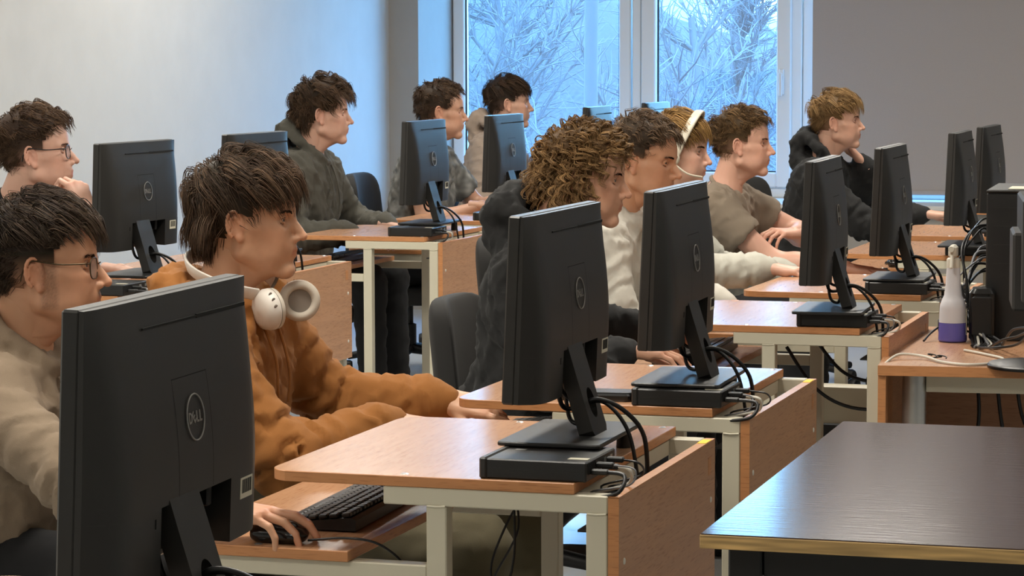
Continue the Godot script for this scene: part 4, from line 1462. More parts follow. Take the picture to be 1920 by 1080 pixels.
func hairline(x: float) -> float:
	for i in LINE.size() - 1:
		if x < LINE[i + 1][0]:
			return lerpf(LINE[i][1], LINE[i + 1][1], clampf((x - LINE[i][0]) / (LINE[i + 1][0] - LINE[i][0]), 0, 1))
	return 0.1


func outside_skull(p: Vector3, off: float) -> Vector3:
	var r := SR + Vector3.ONE * off
	var u := (p - SC) / r
	var l := u.length()
	if l < 1.0 and l > 1e-4: return SC + u / l * r
	return p


func make_hair(H: Dictionary, t: Transform3D, seed_: int) -> ArrayMesh:
	# H: n, top, side, back, fringe (lengths), lift, curl, turns, wave, thick, c1, c2, fade, sweep, puff
	var rng := RandomNumberGenerator.new()
	rng.seed = seed_
	var mb := MB.new()
	mb.colored = true
	var c1: Color = (H.c1 as Color).srgb_to_linear()
	var c2: Color = (H.c2 as Color).srgb_to_linear()
	var top: float = H.top
	var side: float = H.side
	var back: float = H.back
	var fr: float = H.fringe
	var lift: float = H.get("lift", 0.35)
	var curl: float = H.get("curl", 0.0)
	var turns: float = H.get("turns", 3.0)
	var wave: float = H.get("wave", 0.004)
	var thick: float = H.get("thick", 0.0022)
	var sweep: float = H.get("sweep", 0.0)
	var puff: float = H.get("puff", 0.0)
	var fade: float = H.get("fade", 0.0)
	var drop: float = H.get("drop", 0.55)
	var full: bool = H.get("full", false)
	# scalp cover
	var gw := 56
	var gh := 36
	var pts := PackedVector3Array()
	var keep := PackedByteArray()
	for j in gh:
		var el := lerpf(-0.95, PI * 0.5, float(j) / (gh - 1))
		for i in gw:
			var az := TAU * i / gw
			var u := Vector3(cos(el) * cos(az), sin(el), cos(el) * sin(az))
			var p := SC + u * SR
			var zone := smoothstep(0.045, 0.085, p.y)
			var h := lerpf(minf(side, 0.012) * 0.35, 0.004 + puff * 0.35, zone)
			keep.append(1 if p.y > hairline(p.x) - 0.004 or (full and p.x < 0.0 and p.y > -0.05) else 0)
			pts.append(t * (SC + u * (SR + Vector3.ONE * (0.0012 + h))))
	var cover := c1 * 0.8
	cover.a = 1.0
	mb.col = cover
	var skin_c: Color = H.get("skin", cover)
	var b0 := mb.v.size()
	mb.grid(pts, gw, gh, true, false, true)
	var ki := PackedInt32Array()
	for q in range(0, mb.ix.size(), 3):
		if keep[mb.ix[q] - b0] + keep[mb.ix[q + 1] - b0] + keep[mb.ix[q + 2] - b0] == 3:
			ki.append_array([mb.ix[q], mb.ix[q + 1], mb.ix[q + 2]])
	mb.ix = ki
	if fade > 0.0:
		# close-cropped sides: stubble over skin, thinning towards the ears and nape
		for j in gh:
			var el := lerpf(-0.95, PI * 0.5, float(j) / (gh - 1))
			for i in gw:
				var az := TAU * i / gw
				var py := SC.y + sin(el) * SR.y
				var px := SC.x + cos(el) * cos(az) * SR.x
				var k := smoothstep(0.035, -0.03, py) * fade * (1.0 if px > -0.05 else 0.55)
				mb.c[b0 + j * gw + i] = cover.lerp(skin_c, clampf(k * 0.8, 0.0, 0.45))
	# locks: one guide line each, with hairs that run together towards its tip
	var per: int = H.get("per", 6)
	var n: int = H.n
	var steps: int = H.get("steps", 9)
	var hug: float = H.get("hug", 0.5)
	var mess: float = H.get("mess", 0.5)
	var spread: float = H.get("spread", 0.010)
	var pinch: float = H.get("pinch", 0.5)
	var flow := FastNoiseLite.new()
	flow.seed = seed_
	flow.frequency = 14.0
	var made := 0
	var tries := 0
	while made < n and tries < n * 6:
		tries += 1
		var u := Vector3(rng.randfn(), rng.randfn(), rng.randfn()).normalized()
		if u.y < -0.8: continue
		var p := SC + u * SR
		if p.y < hairline(p.x) and not (full and p.x < 0.02 and p.y > -0.045): continue
		if absf(p.x + 0.018) < 0.036 and p.y < 0.052 and not full: continue
		made += 1
		var zone := smoothstep(0.045, 0.088, p.y)
		var front := smoothstep(0.015, 0.07, p.x) * zone
		var behind := smoothstep(-0.035, -0.075, p.x)
		var ln := lerpf(lerpf(side, back, behind), lerpf(top, fr, front), zone) * rng.randf_range(0.75, 1.12)
		if fade > 0.0: ln = lerpf(ln, 0.006, (1.0 - zone) * fade)
		var nrm := (u / SR).normalized()
		# combing: away from a crown near the back of the head, forward over the brow, down the sides
		var crown := Vector3(-0.062, 0.10, 0.012)
		var dirn := p - crown
		dirn = (dirn - nrm * dirn.dot(nrm)).normalized() + Vector3(0.55 * zone, -0.8 * (1.0 - zone), 0)
		dirn += Vector3(0, 0, sweep * (0.3 + front))
		dirn += Vector3(flow.get_noise_3dv(p), flow.get_noise_3dv(p + Vector3(3, 0, 0)), flow.get_noise_3dv(p + Vector3(0, 5, 0))) * mess * 1.6
		dirn = (dirn - nrm * dirn.dot(nrm)).normalized()
		var lf := lift * (0.3 + 0.7 * zone) * rng.randf_range(0.3, 1.2)
		var d := (nrm * lf + dirn).normalized()
		var off := 0.002 + (0.25 + 0.75 * rng.randf()) * (0.003 + puff * (1.0 if full else 0.3 + 0.7 * zone))
		var q := p + nrm * 0.001
		var st := ln / steps
		var side_v := d.cross(nrm).normalized()
		var up_v := nrm
		var ph := rng.randf() * TAU
		var comb := dirn
		var line := PackedVector3Array()
		for m in steps + 1:
			var s := float(m) / steps
			var w := q
			if curl > 0.0:
				var a := ph + turns * TAU * s
				w += (side_v * cos(a) + nrm * sin(a)) * curl * smoothstep(0.0, 0.35, s)
			elif wave > 0.0:
				w += side_v * sin(ph + s * 4.0) * wave * s
			line.append(w)
			d = (d + Vector3(0, -drop, 0) * st / 0.03 * (0.3 + s) * 0.6 + comb * 0.12).normalized()
			var q2 := q + d * st
			var r := SR + Vector3.ONE * off
			var uu := (q2 - SC) / r
			var l := uu.length()
			if l < 1.0: q2 = SC + uu / l * r
			elif q2.y > 0.02: q2 = q2.lerp(SC + uu / l * r, hug)
			d = (q2 - q).normalized()
			q = q2
			nrm = ((q - SC) / (SR * SR)).normalized()
			comb = comb - nrm * comb.dot(nrm)
		var tone := rng.randf()
		var crop := ln < 0.022
		for h in (per * 2 if crop else per):
			var ro := (side_v * rng.randfn() + up_v * rng.randfn() * 0.35) * spread * (1.1 if crop else 1.0)
			var wob := Vector3(rng.randfn(), rng.randfn(), rng.randfn()) * 0.002
			var cut := rng.randf_range(0.8, 1.0)
			var tn := clampf(tone * tone * 0.8 + rng.randf_range(-0.12, 0.25), 0, 1)
			var cc := c1.lerp(c2, tn)
			var th := thick * rng.randf_range(0.55, 1.1) * (0.6 if crop else 1.0)
			var b := mb.v.size()
			if crop: ro = ro - up_v * ro.dot(up_v) + tangent_of(up_v, rng) * spread * 0.45
			for m in steps + 1:
				var s := float(m) / steps
				var fm := s * cut * steps
				var i0 := mini(int(fm), steps - 1)
				var pt := line[i0].lerp(line[i0 + 1], fm - i0) + ro * (1.0 - pinch * s) + wob * s
				var tg := (line[mini(i0 + 1, steps)] - line[maxi(i0 - 1, 0)]).normalized()
				var e1 := tg.cross(up_v)
				if e1.length_squared() < 1e-5: e1 = tg.cross(Vector3(0.3, 0.2, 0.9))
				e1 = e1.normalized()
				var e2 := e1.cross(tg)
				var r2 := th * (1.0 - 0.85 * s * s)
				for a3 in 3:
					var nn: Vector3 = e1 * TRI[a3].x + e2 * TRI[a3].y
					mb.v.append(t * (pt + nn * r2))
					mb.n.append((t.basis * nn).normalized())
					mb.c.append(cc)
			for m in steps:
				for a3 in 3:
					var x := b + m * 3 + a3
					var y := b + m * 3 + (a3 + 1) % 3
					mb.ix.append_array([x, y, y + 3, x, y + 3, x + 3])
	return mb.mesh()


func tangent_of(n: Vector3, rng: RandomNumberGenerator) -> Vector3:
	var r := Vector3(rng.randfn(), rng.randfn(), rng.randfn())
	return r - n * r.dot(n)


const TRI := [Vector2(1, 0), Vector2(-0.5, 0.866), Vector2(-0.5, -0.866)]


func brow_hairs(mb: MB, t: Transform3D, c: Color, rng: RandomNumberGenerator, brow: float, weight: float) -> void:
	for z in [-1.0, 1.0]:
		for k in 70:
			var s := rng.randf()
			var p := Vector3(lerpf(0.0915, 0.0745, s * s) + brow, lerpf(0.0185, 0.0235, sin(s * 2.2)) + rng.randf_range(-0.0024, 0.0024) * weight, lerpf(0.010, 0.049, s) * z)
			var d := Vector3(-0.25 * s, 0.25 - 0.5 * s, z).normalized() * 0.010
			var b := mb.v.size()
			var up := Vector3(0.5, 0.8, 0).normalized() * 0.0013
			for q in [p - up, p + up, p + d]:
				mb.v.append(t * q); mb.n.append((t.basis * Vector3(0.9, 0.2, 0.3 * z)).normalized()); mb.c.append(c)
			mb.ix.append_array([b, b + 1, b + 2])


func lash_line(mb: MB, t: Transform3D, c: Color) -> void:
	for z in [-1.0, 1.0]:
		var e := Vector3(0.0662, 0.006, 0.0315 * z)
		var pts := PackedVector3Array()
		for k in 9:
			var az := lerpf(-1.0, 1.0, k / 8.0)
			var el := 0.36 * (1.0 - 0.6 * pow(absf(az) / 1.05, 2.0))
			pts.append(t * (e + Vector3(cos(el) * cos(az), sin(el), cos(el) * sin(az)) * 0.0139))
		mb.col = c
		mb.tube(pts, 0.0011, 5)


# ------------------------------------------------------------------ bodies
func hand_net(pose: Dictionary, left: bool, cell := 0.0036) -> Array:
	# wrist at the origin, fingers along +x, back of the hand +y, thumb at -z (mirrored for a left hand)
	var n := Net.new(Vector3(-0.06, -0.11, -0.085), Vector3(0.205, 0.06, 0.07), cell)
	var c: Array = pose.curl      # four fingers, three joints each
	var spread: float = pose.get("spread", 1.0)
	n.cap(Vector3(-0.055, 0, -0.010), Vector3(0.0, 0, -0.012), 0.0205, 0.019, 0.012)
	n.cap(Vector3(-0.055, 0, 0.010), Vector3(0.0, 0, 0.010), 0.0205, 0.019, 0.012)
	var base := [Vector3(0.086, 0.0, -0.029), Vector3(0.089, 0.003, -0.009), Vector3(0.084, 0.002, 0.011), Vector3(0.075, -0.002, 0.029)]
	var ln := [[0.042, 0.026, 0.022], [0.046, 0.029, 0.023], [0.042, 0.027, 0.022], [0.033, 0.021, 0.019]]
	for k in 4:
		n.cap(Vector3(0.0, 0.0, -0.018 + 0.012 * k), base[k], 0.0150, 0.0110, 0.012)
	n.cap(Vector3(0.01, -0.006, 0.018), Vector3(0.05, -0.008, 0.024), 0.013, 0.012, 0.01)
	for k in 4:
		var p: Vector3 = base[k]
		var yaw := (k - 1.4) * 0.075 * spread
		var a := 0.0
		var rad := 0.0094 - 0.0004 * k - (0.0006 if k == 3 else 0.0)
		for j in 3:
			a += float(c[k][j])
			var d := Vector3(cos(a) * cos(yaw), -sin(a), cos(a) * sin(yaw))
			var q: Vector3 = p + d * float(ln[k][j])
			n.cap(p, q, rad, rad * 0.9, 0.0022 if j > 0 else 0.004)
			rad *= 0.9
			p = q
	var th: Array = pose.thumb     # three directions
	var p2 := Vector3(0.014, -0.006, -0.020)
	var r2 := 0.0135
	for j in 3:
		var d2: Vector3 = (th[j] as Vector3).normalized()
		var q2 := p2 + d2 * float([0.042, 0.032, 0.027][j])
		n.cap(p2, q2, r2, r2 * 0.86, 0.008 if j == 0 else 0.003)
		r2 *= 0.86
		p2 = q2
	n.build()
	var v := n.v
	var ix := n.ix
	if left:
		for i in v.size(): v[i] = Vector3(v[i].x, v[i].y, -v[i].z)
		for i in range(0, ix.size(), 3):
			var w := ix[i + 1]
			ix[i + 1] = ix[i + 2]
			ix[i + 2] = w
	return [v, ix]


var POSE := {
	"rest": {"curl": [[0.30, 0.30, 0.2], [0.34, 0.32, 0.2], [0.38, 0.34, 0.22], [0.40, 0.36, 0.25]], "thumb": [Vector3(0.7, -0.3, -0.65), Vector3(0.9, -0.25, -0.3), Vector3(0.95, -0.2, -0.1)]},
	"mouse": {"curl": [[0.05, 0.42, 0.42], [0.02, 0.42, 0.44], [0.16, 0.52, 0.45], [0.30, 0.62, 0.5]], "spread": 1.7, "thumb": [Vector3(0.75, -0.35, -0.6), Vector3(0.95, -0.25, -0.1), Vector3(0.95, -0.2, 0.1)]},
	"type": {"curl": [[0.25, 0.45, 0.35], [0.25, 0.5, 0.35], [0.28, 0.5, 0.35], [0.3, 0.5, 0.35]], "thumb": [Vector3(0.7, -0.3, -0.6), Vector3(0.95, -0.3, -0.15), Vector3(0.95, -0.3, 0.1)]},
	"point": {"curl": [[0.10, 0.10, 0.08], [0.55, 0.7, 0.4], [0.7, 0.8, 0.5], [0.8, 0.8, 0.5]], "thumb": [Vector3(0.75, -0.35, -0.55), Vector3(0.97, -0.2, -0.1), Vector3(0.97, -0.2, 0.05)]},
	"fist": {"curl": [[0.85, 1.15, 0.7], [0.95, 1.2, 0.7], [1.0, 1.2, 0.7], [1.05, 1.2, 0.7]], "thumb": [Vector3(0.75, -0.4, -0.55), Vector3(0.85, -0.5, 0.1), Vector3(0.6, -0.5, 0.6)]},
	"chin": {"curl": [[0.75, 0.95, 0.5], [0.85, 1.0, 0.5], [0.95, 1.05, 0.5], [1.0, 1.05, 0.5]], "spread": 1.0, "thumb": [Vector3(0.8, -0.35, -0.5), Vector3(0.9, -0.4, -0.1), Vector3(0.85, -0.45, 0.2)]},
	"hold": {"curl": [[0.45, 0.55, 0.35], [0.5, 0.6, 0.35], [0.55, 0.6, 0.4], [0.6, 0.6, 0.4]], "spread": 1.2, "thumb": [Vector3(0.8, -0.3, -0.5), Vector3(0.95, -0.1, -0.3), Vector3(0.97, 0.0, -0.2)]},
}
var hand_cache := {}


func add_hand(mb: MB, pose: String, left: bool, at: Vector3, fingers: Vector3, back: Vector3, scale: float, col: Color) -> void:
	var key := pose + ("L" if left else "R")
	if not hand_cache.has(key): hand_cache[key] = hand_net(POSE[pose], left)
	var x := fingers.normalized()
	var y := (back - x * back.dot(x)).normalized()
	var bs := Basis(x, y, x.cross(y))
	var src: PackedVector3Array = hand_cache[key][0]
	var v := PackedVector3Array()
	for p in src: v.append(at + bs * (p * scale))
	var red := Color(col.r * 0.97, col.g * 0.80, col.b * 0.76)
	var b := mb.v.size()
	put_mesh(mb, v, hand_cache[key][1], col)
	for i in src.size():
		var kn := smoothstep(0.12, 0.17, src[i].x) * 0.7 + bump(src[i], Vector3(0.088, 0.012, src[i].z), 0.012) * 0.5
		mb.c[b + i] = col.lerp(red, clampf(kn, 0, 1))


func bend(s: Vector3, e: Vector3, w: Vector3, a: float, b: float) -> Vector3:
	# elbow for the arm s-w with lengths a, b, on the side of the hint e
	var d := w - s
	var l := clampf(d.length(), 0.02, (a + b) * 0.999)
	var x := d.normalized()
	var t := (a * a - b * b + l * l) / (2.0 * l)
	var h := sqrt(maxf(0.0, a * a - t * t))
	var side := (e - s) - x * (e - s).dot(x)
	return s + x * t + side.normalized() * h


func seg_near(p: Vector3, a: Vector3, b: Vector3) -> Vector2:
	var ba := b - a
	var h := clampf((p - a).dot(ba) / ba.length_squared(), 0.0, 1.0)
	return Vector2((p - a - ba * h).length(), h)


func person(P: Dictionary) -> Node3D:
	var hd: Vector3 = V(P.head[0], P.head[1], P.head[2])
	var hip: Vector3 = V(P.hip[0], P.hip[1], P.hip[2])
	var base := Vector3(hip.x, 0, hip.z)
	var t := thing("person", P.label, "person", base)
	hd -= base
	hip -= base
	var sc: float = P.get("hs", 1.0)
	var hb := Basis(Vector3.UP, deg_to_rad(P.yaw)) * Basis(Vector3(0, 0, 1), -deg_to_rad(float(P.pitch) - 4.5)) * Basis(Vector3(1, 0, 0), deg_to_rad(P.get("roll", 0.0)))
	hd += hb.x * 0.02
	var ht := Transform3D(hb.scaled(Vector3.ONE * sc), hd)
	var neck: Vector3 = hd + Vector3(P.neck[0], P.neck[1], 0)
	if P.neck.size() > 2: neck.z -= P.neck[2]
	var up := (neck - hip).normalized()
	var rt := Vector3(0, 0, 1).rotated(Vector3.UP, deg_to_rad(P.get("turn", 0.0)))
	rt = (rt - up * rt.dot(up)).normalized()
	var fw := up.cross(rt)
	var L := (neck - hip).length()
	var cell: float = P.get("cell", 0.012)
	var fat: float = P.get("fat", 0.012)
	var sw: float = P.get("shoulders", 0.17)
	var skin: Color = (P.get("skin", Color(0.80, 0.60, 0.48)) as Color).srgb_to_linear()
	var arms := []
	for sgn in [1.0, -1.0]:
		var key := "R" if sgn > 0 else "L"
		var A: Array = P[key]
		var S: Vector3 = neck - up * 0.065 + rt * sw * sgn + fw * (0.01 + float(P.get("hunch", 0.0)))
		var W := V(A[1][0], A[1][1], A[1][2]) - base
		var E := V(A[0][0], A[0][1], A[0][2]) - base
		var d := W - S
		if d.length() > 0.56: W = S + d.normalized() * 0.56
		E = bend(S, E, W, 0.295, 0.27)
		arms.append({"S": S, "E": E, "W": W, "A": A, "left": sgn < 0})
	# ---- top garment
	var sleeve: String = P.get("sleeve", "long")
	var lo := hip - Vector3(0.30, 0.18, 0.34)
	var hi := neck + Vector3(0.30, 0.16, 0.34)
	for a in arms:
		for q in [a.E, a.W]:
			lo = Vector3(minf(lo.x, q.x - 0.1), minf(lo.y, q.y - 0.1), minf(lo.z, q.z - 0.1))
			hi = Vector3(maxf(hi.x, q.x + 0.1), maxf(hi.y, q.y + 0.1), maxf(hi.z, q.z + 0.1))
	var n := Net.new(lo, hi, cell)
	var belly: float = P.get("belly", 0.0)
	for q in [[0.02, 0.07, 0.115, -0.01], [0.22, 0.065, 0.108 + belly, 0.015], [0.45, 0.075, 0.108 + belly * 0.6, 0.02], [0.66, 0.095, 0.108, 0.012], [0.82, 0.115, 0.082, 0.0]]:
		var c: Vector3 = hip + up * L * q[0] + fw * q[3]
		n.cap(c - rt * q[1], c + rt * q[1], q[2] + fat * 0.5, q[2] + fat * 0.5, 0.07)
	n.cap(arms[0].S - rt * 0.03, arms[1].S + rt * 0.03, 0.058 + fat, 0.058 + fat, 0.05)
	n.cap(neck - up * 0.10, neck - up * 0.02, 0.085, 0.058 + fat * 0.5, 0.04)
	for a in arms:
		var S: Vector3 = a.S
		var E: Vector3 = a.E
		var W: Vector3 = a.W
		if sleeve == "long":
			var fa := (W - E).normalized()
			n.cap(S, E, 0.056 + fat, 0.047 + fat, 0.04)
			n.cap(E, W - fa * 0.05, 0.047 + fat, 0.036 + fat, 0.03)
			n.cap(W - fa * 0.055, W - fa * 0.012, 0.033 + fat * 0.3, 0.031 + fat * 0.3, 0.008)
		else:
			var e2 := S.lerp(E, float(P.get("sleeve_end", 0.58)))
			n.cap(S, e2, 0.060 + fat, 0.064 + fat, 0.035)
			# the sleeve ends in an open hem
			n.ell(e2 + (E - S).normalized() * 0.105, Vector3(0.1, 0.1, 0.1), 0.006, Basis.IDENTITY, true)
	var collar: String = P.get("collar", "hood")
	if collar == "hood":
		var rise: float = P.get("hood", 0.06)
		var pr := Vector3.ZERO
		for k in 21:
			var ang := TAU * k / 20.0
			var bk := 0.5 - 0.5 * cos(ang)
			var p := neck + fw * (cos(ang) * (0.086 if cos(ang) > 0.0 else 0.092) - 0.004) + rt * sin(ang) * (0.076 + 0.018 * bk) + up * (-0.014 + (0.014 + rise) * bk)
			if k > 0: n.cap(pr, p, 0.018 + 0.012 * bk, 0.018 + 0.012 * bk, 0.010)
			pr = p
		var bag: float = P.get("bag", 1.0)
		for q in [[0.092, -0.030, 0.050, 0.05], [0.122, rise * 0.35, 0.038, 0.055], [0.112, rise * 0.8, 0.026, 0.062]]:
			n.cap(neck - fw * q[0] + up * q[1] - rt * q[3], neck - fw * q[0] + up * q[1] + rt * q[3], q[2] * bag, q[2] * bag, 0.028)
		n.ell(neck + up * 0.075 + fw * 0.004, Vector3(0.058, 0.088, 0.056), 0.010, Basis(fw, up, rt), true)
	else:
		n.ell(neck + up * 0.045 + fw * 0.02, Vector3(0.075, 0.062, 0.072), 0.008, Basis(fw, up, rt), true)
	n.build()
	var v := n.v
	var nn := normals_of(v, n.ix)
	var fo := FastNoiseLite.new()
	fo.seed = int(P.seed)
	fo.frequency = 1.0
	fo.fractal_octaves = 2
	var amp: float = P.get("folds", 0.011)
	for i in v.size():
		var p := v[i]
		var best := 1.0
		var bs := 0.0
		var on_fore := false
		for a in arms:
			var q1 := seg_near(p, a.S, a.E)
			if q1.x < best:
				best = q1.x; bs = q1.y; on_fore = false
			var q2 := seg_near(p, a.E, a.W)
			if q2.x < best:
				best = q2.x; bs = q2.y; on_fore = true
		var w := 0.0
		if best < 0.09 and bs > 0.03:
			var along := bs * 0.28 + (0.28 if on_fore else 0.0)
			var twist := fo.get_noise_3dv(p * 9.0) * 1.6
			w = sin(along * 112.0 + twist * 3.2) * 0.5 + sin(along * 205.0 + twist * 5.0) * 0.22 + fo.get_noise_3dv(p * 22.0) * 0.35
			var crease := 0.45 + 0.75 * exp(-pow((along - 0.28) / 0.08, 2.0)) + 0.7 * smoothstep(0.42, 0.53, along)
			w *= crease * (0.5 if sleeve != "long" else 1.0)
			if on_fore and bs > 0.84 and sleeve == "long": w = sin(bs * 0.0) * 0.1
		else:
			var wv := Vector3(p.x * 9.0 + p.y * 3.0, p.y * 7.0, p.z * 10.0)
			w = absf(fo.get_noise_3dv(wv)) * -2.4 + 0.6 + absf(fo.get_noise_3dv(wv * 2.3)) * -0.9 + fo.get_noise_3dv(p * 22.0) * 0.25
		v[i] = p + nn[i] * amp * w
	var gm := MB.new()
	put_mesh(gm, v, n.ix, Color.WHITE)
	part(P.get("garment", "hoodie"), gm.mesh(), M[P.cloth], t)
	if collar == "crew":
		var ring := PackedVector3Array()
		for k in 33:
			var ang := TAU * k / 32.0
			ring.append(neck + fw * (cos(ang) * 0.069 + 0.010) + rt * sin(ang) * 0.073 + up * (-0.004 - 0.026 * cos(ang)))
		part("collar", MB.new().tube(ring, 0.0085, 8, false).mesh(), M[P.cloth], t)
	if P.has("inner"):
		# open front showing the shirt beneath
		var inn := MB.new()
		var pts := PackedVector3Array()
		for j in 13:
			for i in 11:
				var y := lerpf(0.30, 0.93, j / 12.0)
				var w := lerpf(-0.055, 0.055, i / 10.0) * (1.0 - 0.35 * absf(j / 12.0 - 0.6))
				var bul := cos(w / 0.055 * 1.2) * 0.03 + 0.108 - 0.05 * pow(maxf(0.0, y - 0.62) / 0.31, 2.0)
				pts.append(hip + up * L * y + fw * (bul + 0.012) + rt * w)
		inn.grid(pts, 11, 13, false, false, true)
		var sh := part("shirt", inn.mesh(), M[P.inner], t)
		var pr2 := MB.new()
		for q in [[0.60, 0.012, 0.05, 0.022], [0.66, -0.01, 0.034, 0.010], [0.70, 0.005, 0.05, 0.006]]:
			pr2.box(hip + up * L * q[0] + fw * 0.151 + rt * q[1], Vector3(0.002, q[3], q[2]), 0.0, Basis(fw, up, rt))
		part("chest_print", pr2.mesh(), M.sticker_white, sh)
	if P.has("strings"):
		for sg in [-1.0, 1.0]:
			var sp := []
			for q in [[0.95, 0.088, 0.030], [0.88, 0.110, 0.032], [0.78, 0.134, 0.030], [0.68, 0.146, 0.036], [0.60 + 0.03 * sg, 0.150, 0.034]]:
				sp.append(hip + up * L * q[0] + fw * (q[1] + fat * 0.4) + rt * q[2] * sg)
			part("drawstring", MB.new().tube(smooth_path(sp, 5), 0.0032, 6).mesh(), M[P.cloth], t)
	# ---- trousers and shoes
	var tn := Net.new(hip + Vector3(-0.25, -hip.y - 0.0, -0.34), hip + Vector3(0.95, 0.17, 0.34), maxf(cell, 0.014))
	n = tn
	n.cap(hip - rt * 0.07, hip + rt * 0.07, 0.118, 0.118, 0.05)
	n.cap(hip - rt * 0.06 + up * 0.06, hip + rt * 0.06 + up * 0.06, 0.11, 0.11, 0.05)
	var feet := []
	for sgn in [1.0, -1.0]:
		var kn: Vector3 = hip + Vector3(0.40, float(P.get("knee_y", 0.0)), 0.13 * sgn) + Vector3(float(P.get("knee", 0.0)), 0, 0)
		var an := Vector3(kn.x + float(P.get("shin", 0.02)), 0.10, kn.z + 0.01 * sgn)
		n.cap(hip + rt * 0.085 * sgn, kn, 0.095, 0.074, 0.05)
		n.cap(kn, an, 0.072, 0.058, 0.03)
		feet.append(an)
	n.build()
	var v3 := n.v
	var n3 := normals_of(v3, n.ix)
	for i in v3.size(): v3[i] += n3[i] * 0.007 * (fo.get_noise_3dv(Vector3(v3[i].x * 8.0, v3[i].y * 16.0, v3[i].z * 8.0)) * 1.2)
	var tm := MB.new()
	put_mesh(tm, v3, n.ix, Color.WHITE)
	part("trousers", tm.mesh(), M[P.get("trousers", "denim_black")], t)
	for a in feet:
		var sn := Net.new(a + Vector3(-0.12, -0.11, -0.08), a + Vector3(0.24, 0.08, 0.08), 0.012)
		sn.cap(a + Vector3(0, 0.02, 0), a + Vector3(-0.02, -0.05, 0), 0.045, 0.045, 0.03)
		sn.cap(a + Vector3(-0.03, -0.06, 0), a + Vector3(0.13, -0.065, 0), 0.040, 0.034, 0.04)
		sn.ell(a + Vector3(0.04, -0.15, 0), Vector3(0.6, 0.05, 0.6), 0.004, Basis.IDENTITY, true)
		sn.build()
		var sm2 := MB.new()
		put_mesh(sm2, sn.v, sn.ix, Color.WHITE)
		part("shoe", sm2.mesh(), M.shoe_dark, t)
	# ---- body: head, neck, arms and hands in one mesh
	var bm := MB.new()
	bm.colored = true
	add_head(bm, ht, P, skin)
	var sk := Net.new(lo, hi, maxf(cell * 0.8, 0.009))
	var nt := ht * Vector3(-0.035, -0.05, 0)
	sk.cap(nt, neck - up * 0.02, 0.050 * sc, 0.056 * sc, 0.03)
	sk.cap(neck - up * 0.03, neck - up * 0.16, 0.06, 0.07, 0.04)
	sk.cap(arms[0].S - rt * 0.03, arms[1].S + rt * 0.03, 0.042, 0.042, 0.04)
	for a in arms:
		sk.cap(a.S, a.E, 0.050, 0.042, 0.03)
		sk.cap(a.E, (a.E as Vector3).lerp(a.W, 0.35), 0.042, 0.044, 0.03)
		sk.cap((a.E as Vector3).lerp(a.W, 0.3), a.W, 0.044, 0.026, 0.02)
	sk.build()
	put_mesh(bm, sk.v, sk.ix, skin)
	for a in arms:
		add_hand(bm, a.A[4], a.left, a.W, Vector3(a.A[2][0], a.A[2][1], -a.A[2][2]), Vector3(a.A[3][0], a.A[3][1], -a.A[3][2]), float(P.get("hand", 1.0)), skin)
	var rng := RandomNumberGenerator.new()
	rng.seed = int(P.seed) * 13 + 1
	var hc: Color = ((P.hair as Dictionary).c1 as Color).srgb_to_linear()
	brow_hairs(bm, ht, hc * 0.9, rng, float(P.get("brow", 0.0)), float(P.get("brow_weight", 1.0)))
	lash_line(bm, ht, hc * 0.5)
	part("body", bm.mesh(), M.skin, t)
	(P.hair as Dictionary).skin = skin
	part("hair", make_hair(P.hair, ht, int(P.seed)), M.hair, t)
	P.head_t = Transform3D(ht.basis, ht.origin + base)
	P.neck_w = neck + base
	P.axes = Basis(fw, up, rt)
	P.node = t
	return t


func people() -> void:
	var sk := mat("skin", Color(1, 1, 1), 0.5)
	sk.vertex_color_use_as_albedo = true
	sk.subsurf_scatter_enabled = true
	sk.subsurf_scatter_strength = 0.06
	var ha := mat("hair", Color(1, 1, 1), 0.55)
	ha.metallic_specular = 0.3
	ha.vertex_color_use_as_albedo = true
	for q in [["knit_taupe", Color(0.57, 0.495, 0.41)], ["knit_brown", Color(0.65, 0.42, 0.195)], ["knit_grey", Color(0.33, 0.32, 0.285)], ["knit_black", Color(0.13, 0.13, 0.13)], ["knit_white", Color(0.88, 0.86, 0.81)], ["knit_offwhite", Color(0.80, 0.79, 0.74)], ["tee_taupe", Color(0.58, 0.52, 0.45)], ["tee_black", Color(0.10, 0.10, 0.11)], ["knit_beige", Color(0.62, 0.55, 0.49)], ["denim_black", Color(0.07, 0.07, 0.08)], ["twill_olive", Color(0.40, 0.37, 0.28)], ["shoe_dark", Color(0.10, 0.10, 0.10)]]:
		var m := mat(q[0], q[1], 0.92)
		tri(m, TX.cloth, 12.0)
		bumpy(m, TX.grain, 0.05)
		m.rim_enabled = true
		m.rim = 0.25
		m.rim_tint = 0.6
	var mo := mat("tee_mottled", Color(0.62, 0.62, 0.60), 0.9)
	tri(mo, noise_tex(256, 7, 7, 51, 0.35, 1.0, 2), 2.2)
	base_head()
	for P in PEOPLE:
		P.label = P.who
		person(P)
	extras()


var DARK := {"c1": Color(0.155, 0.125, 0.10), "c2": Color(0.30, 0.24, 0.19)}

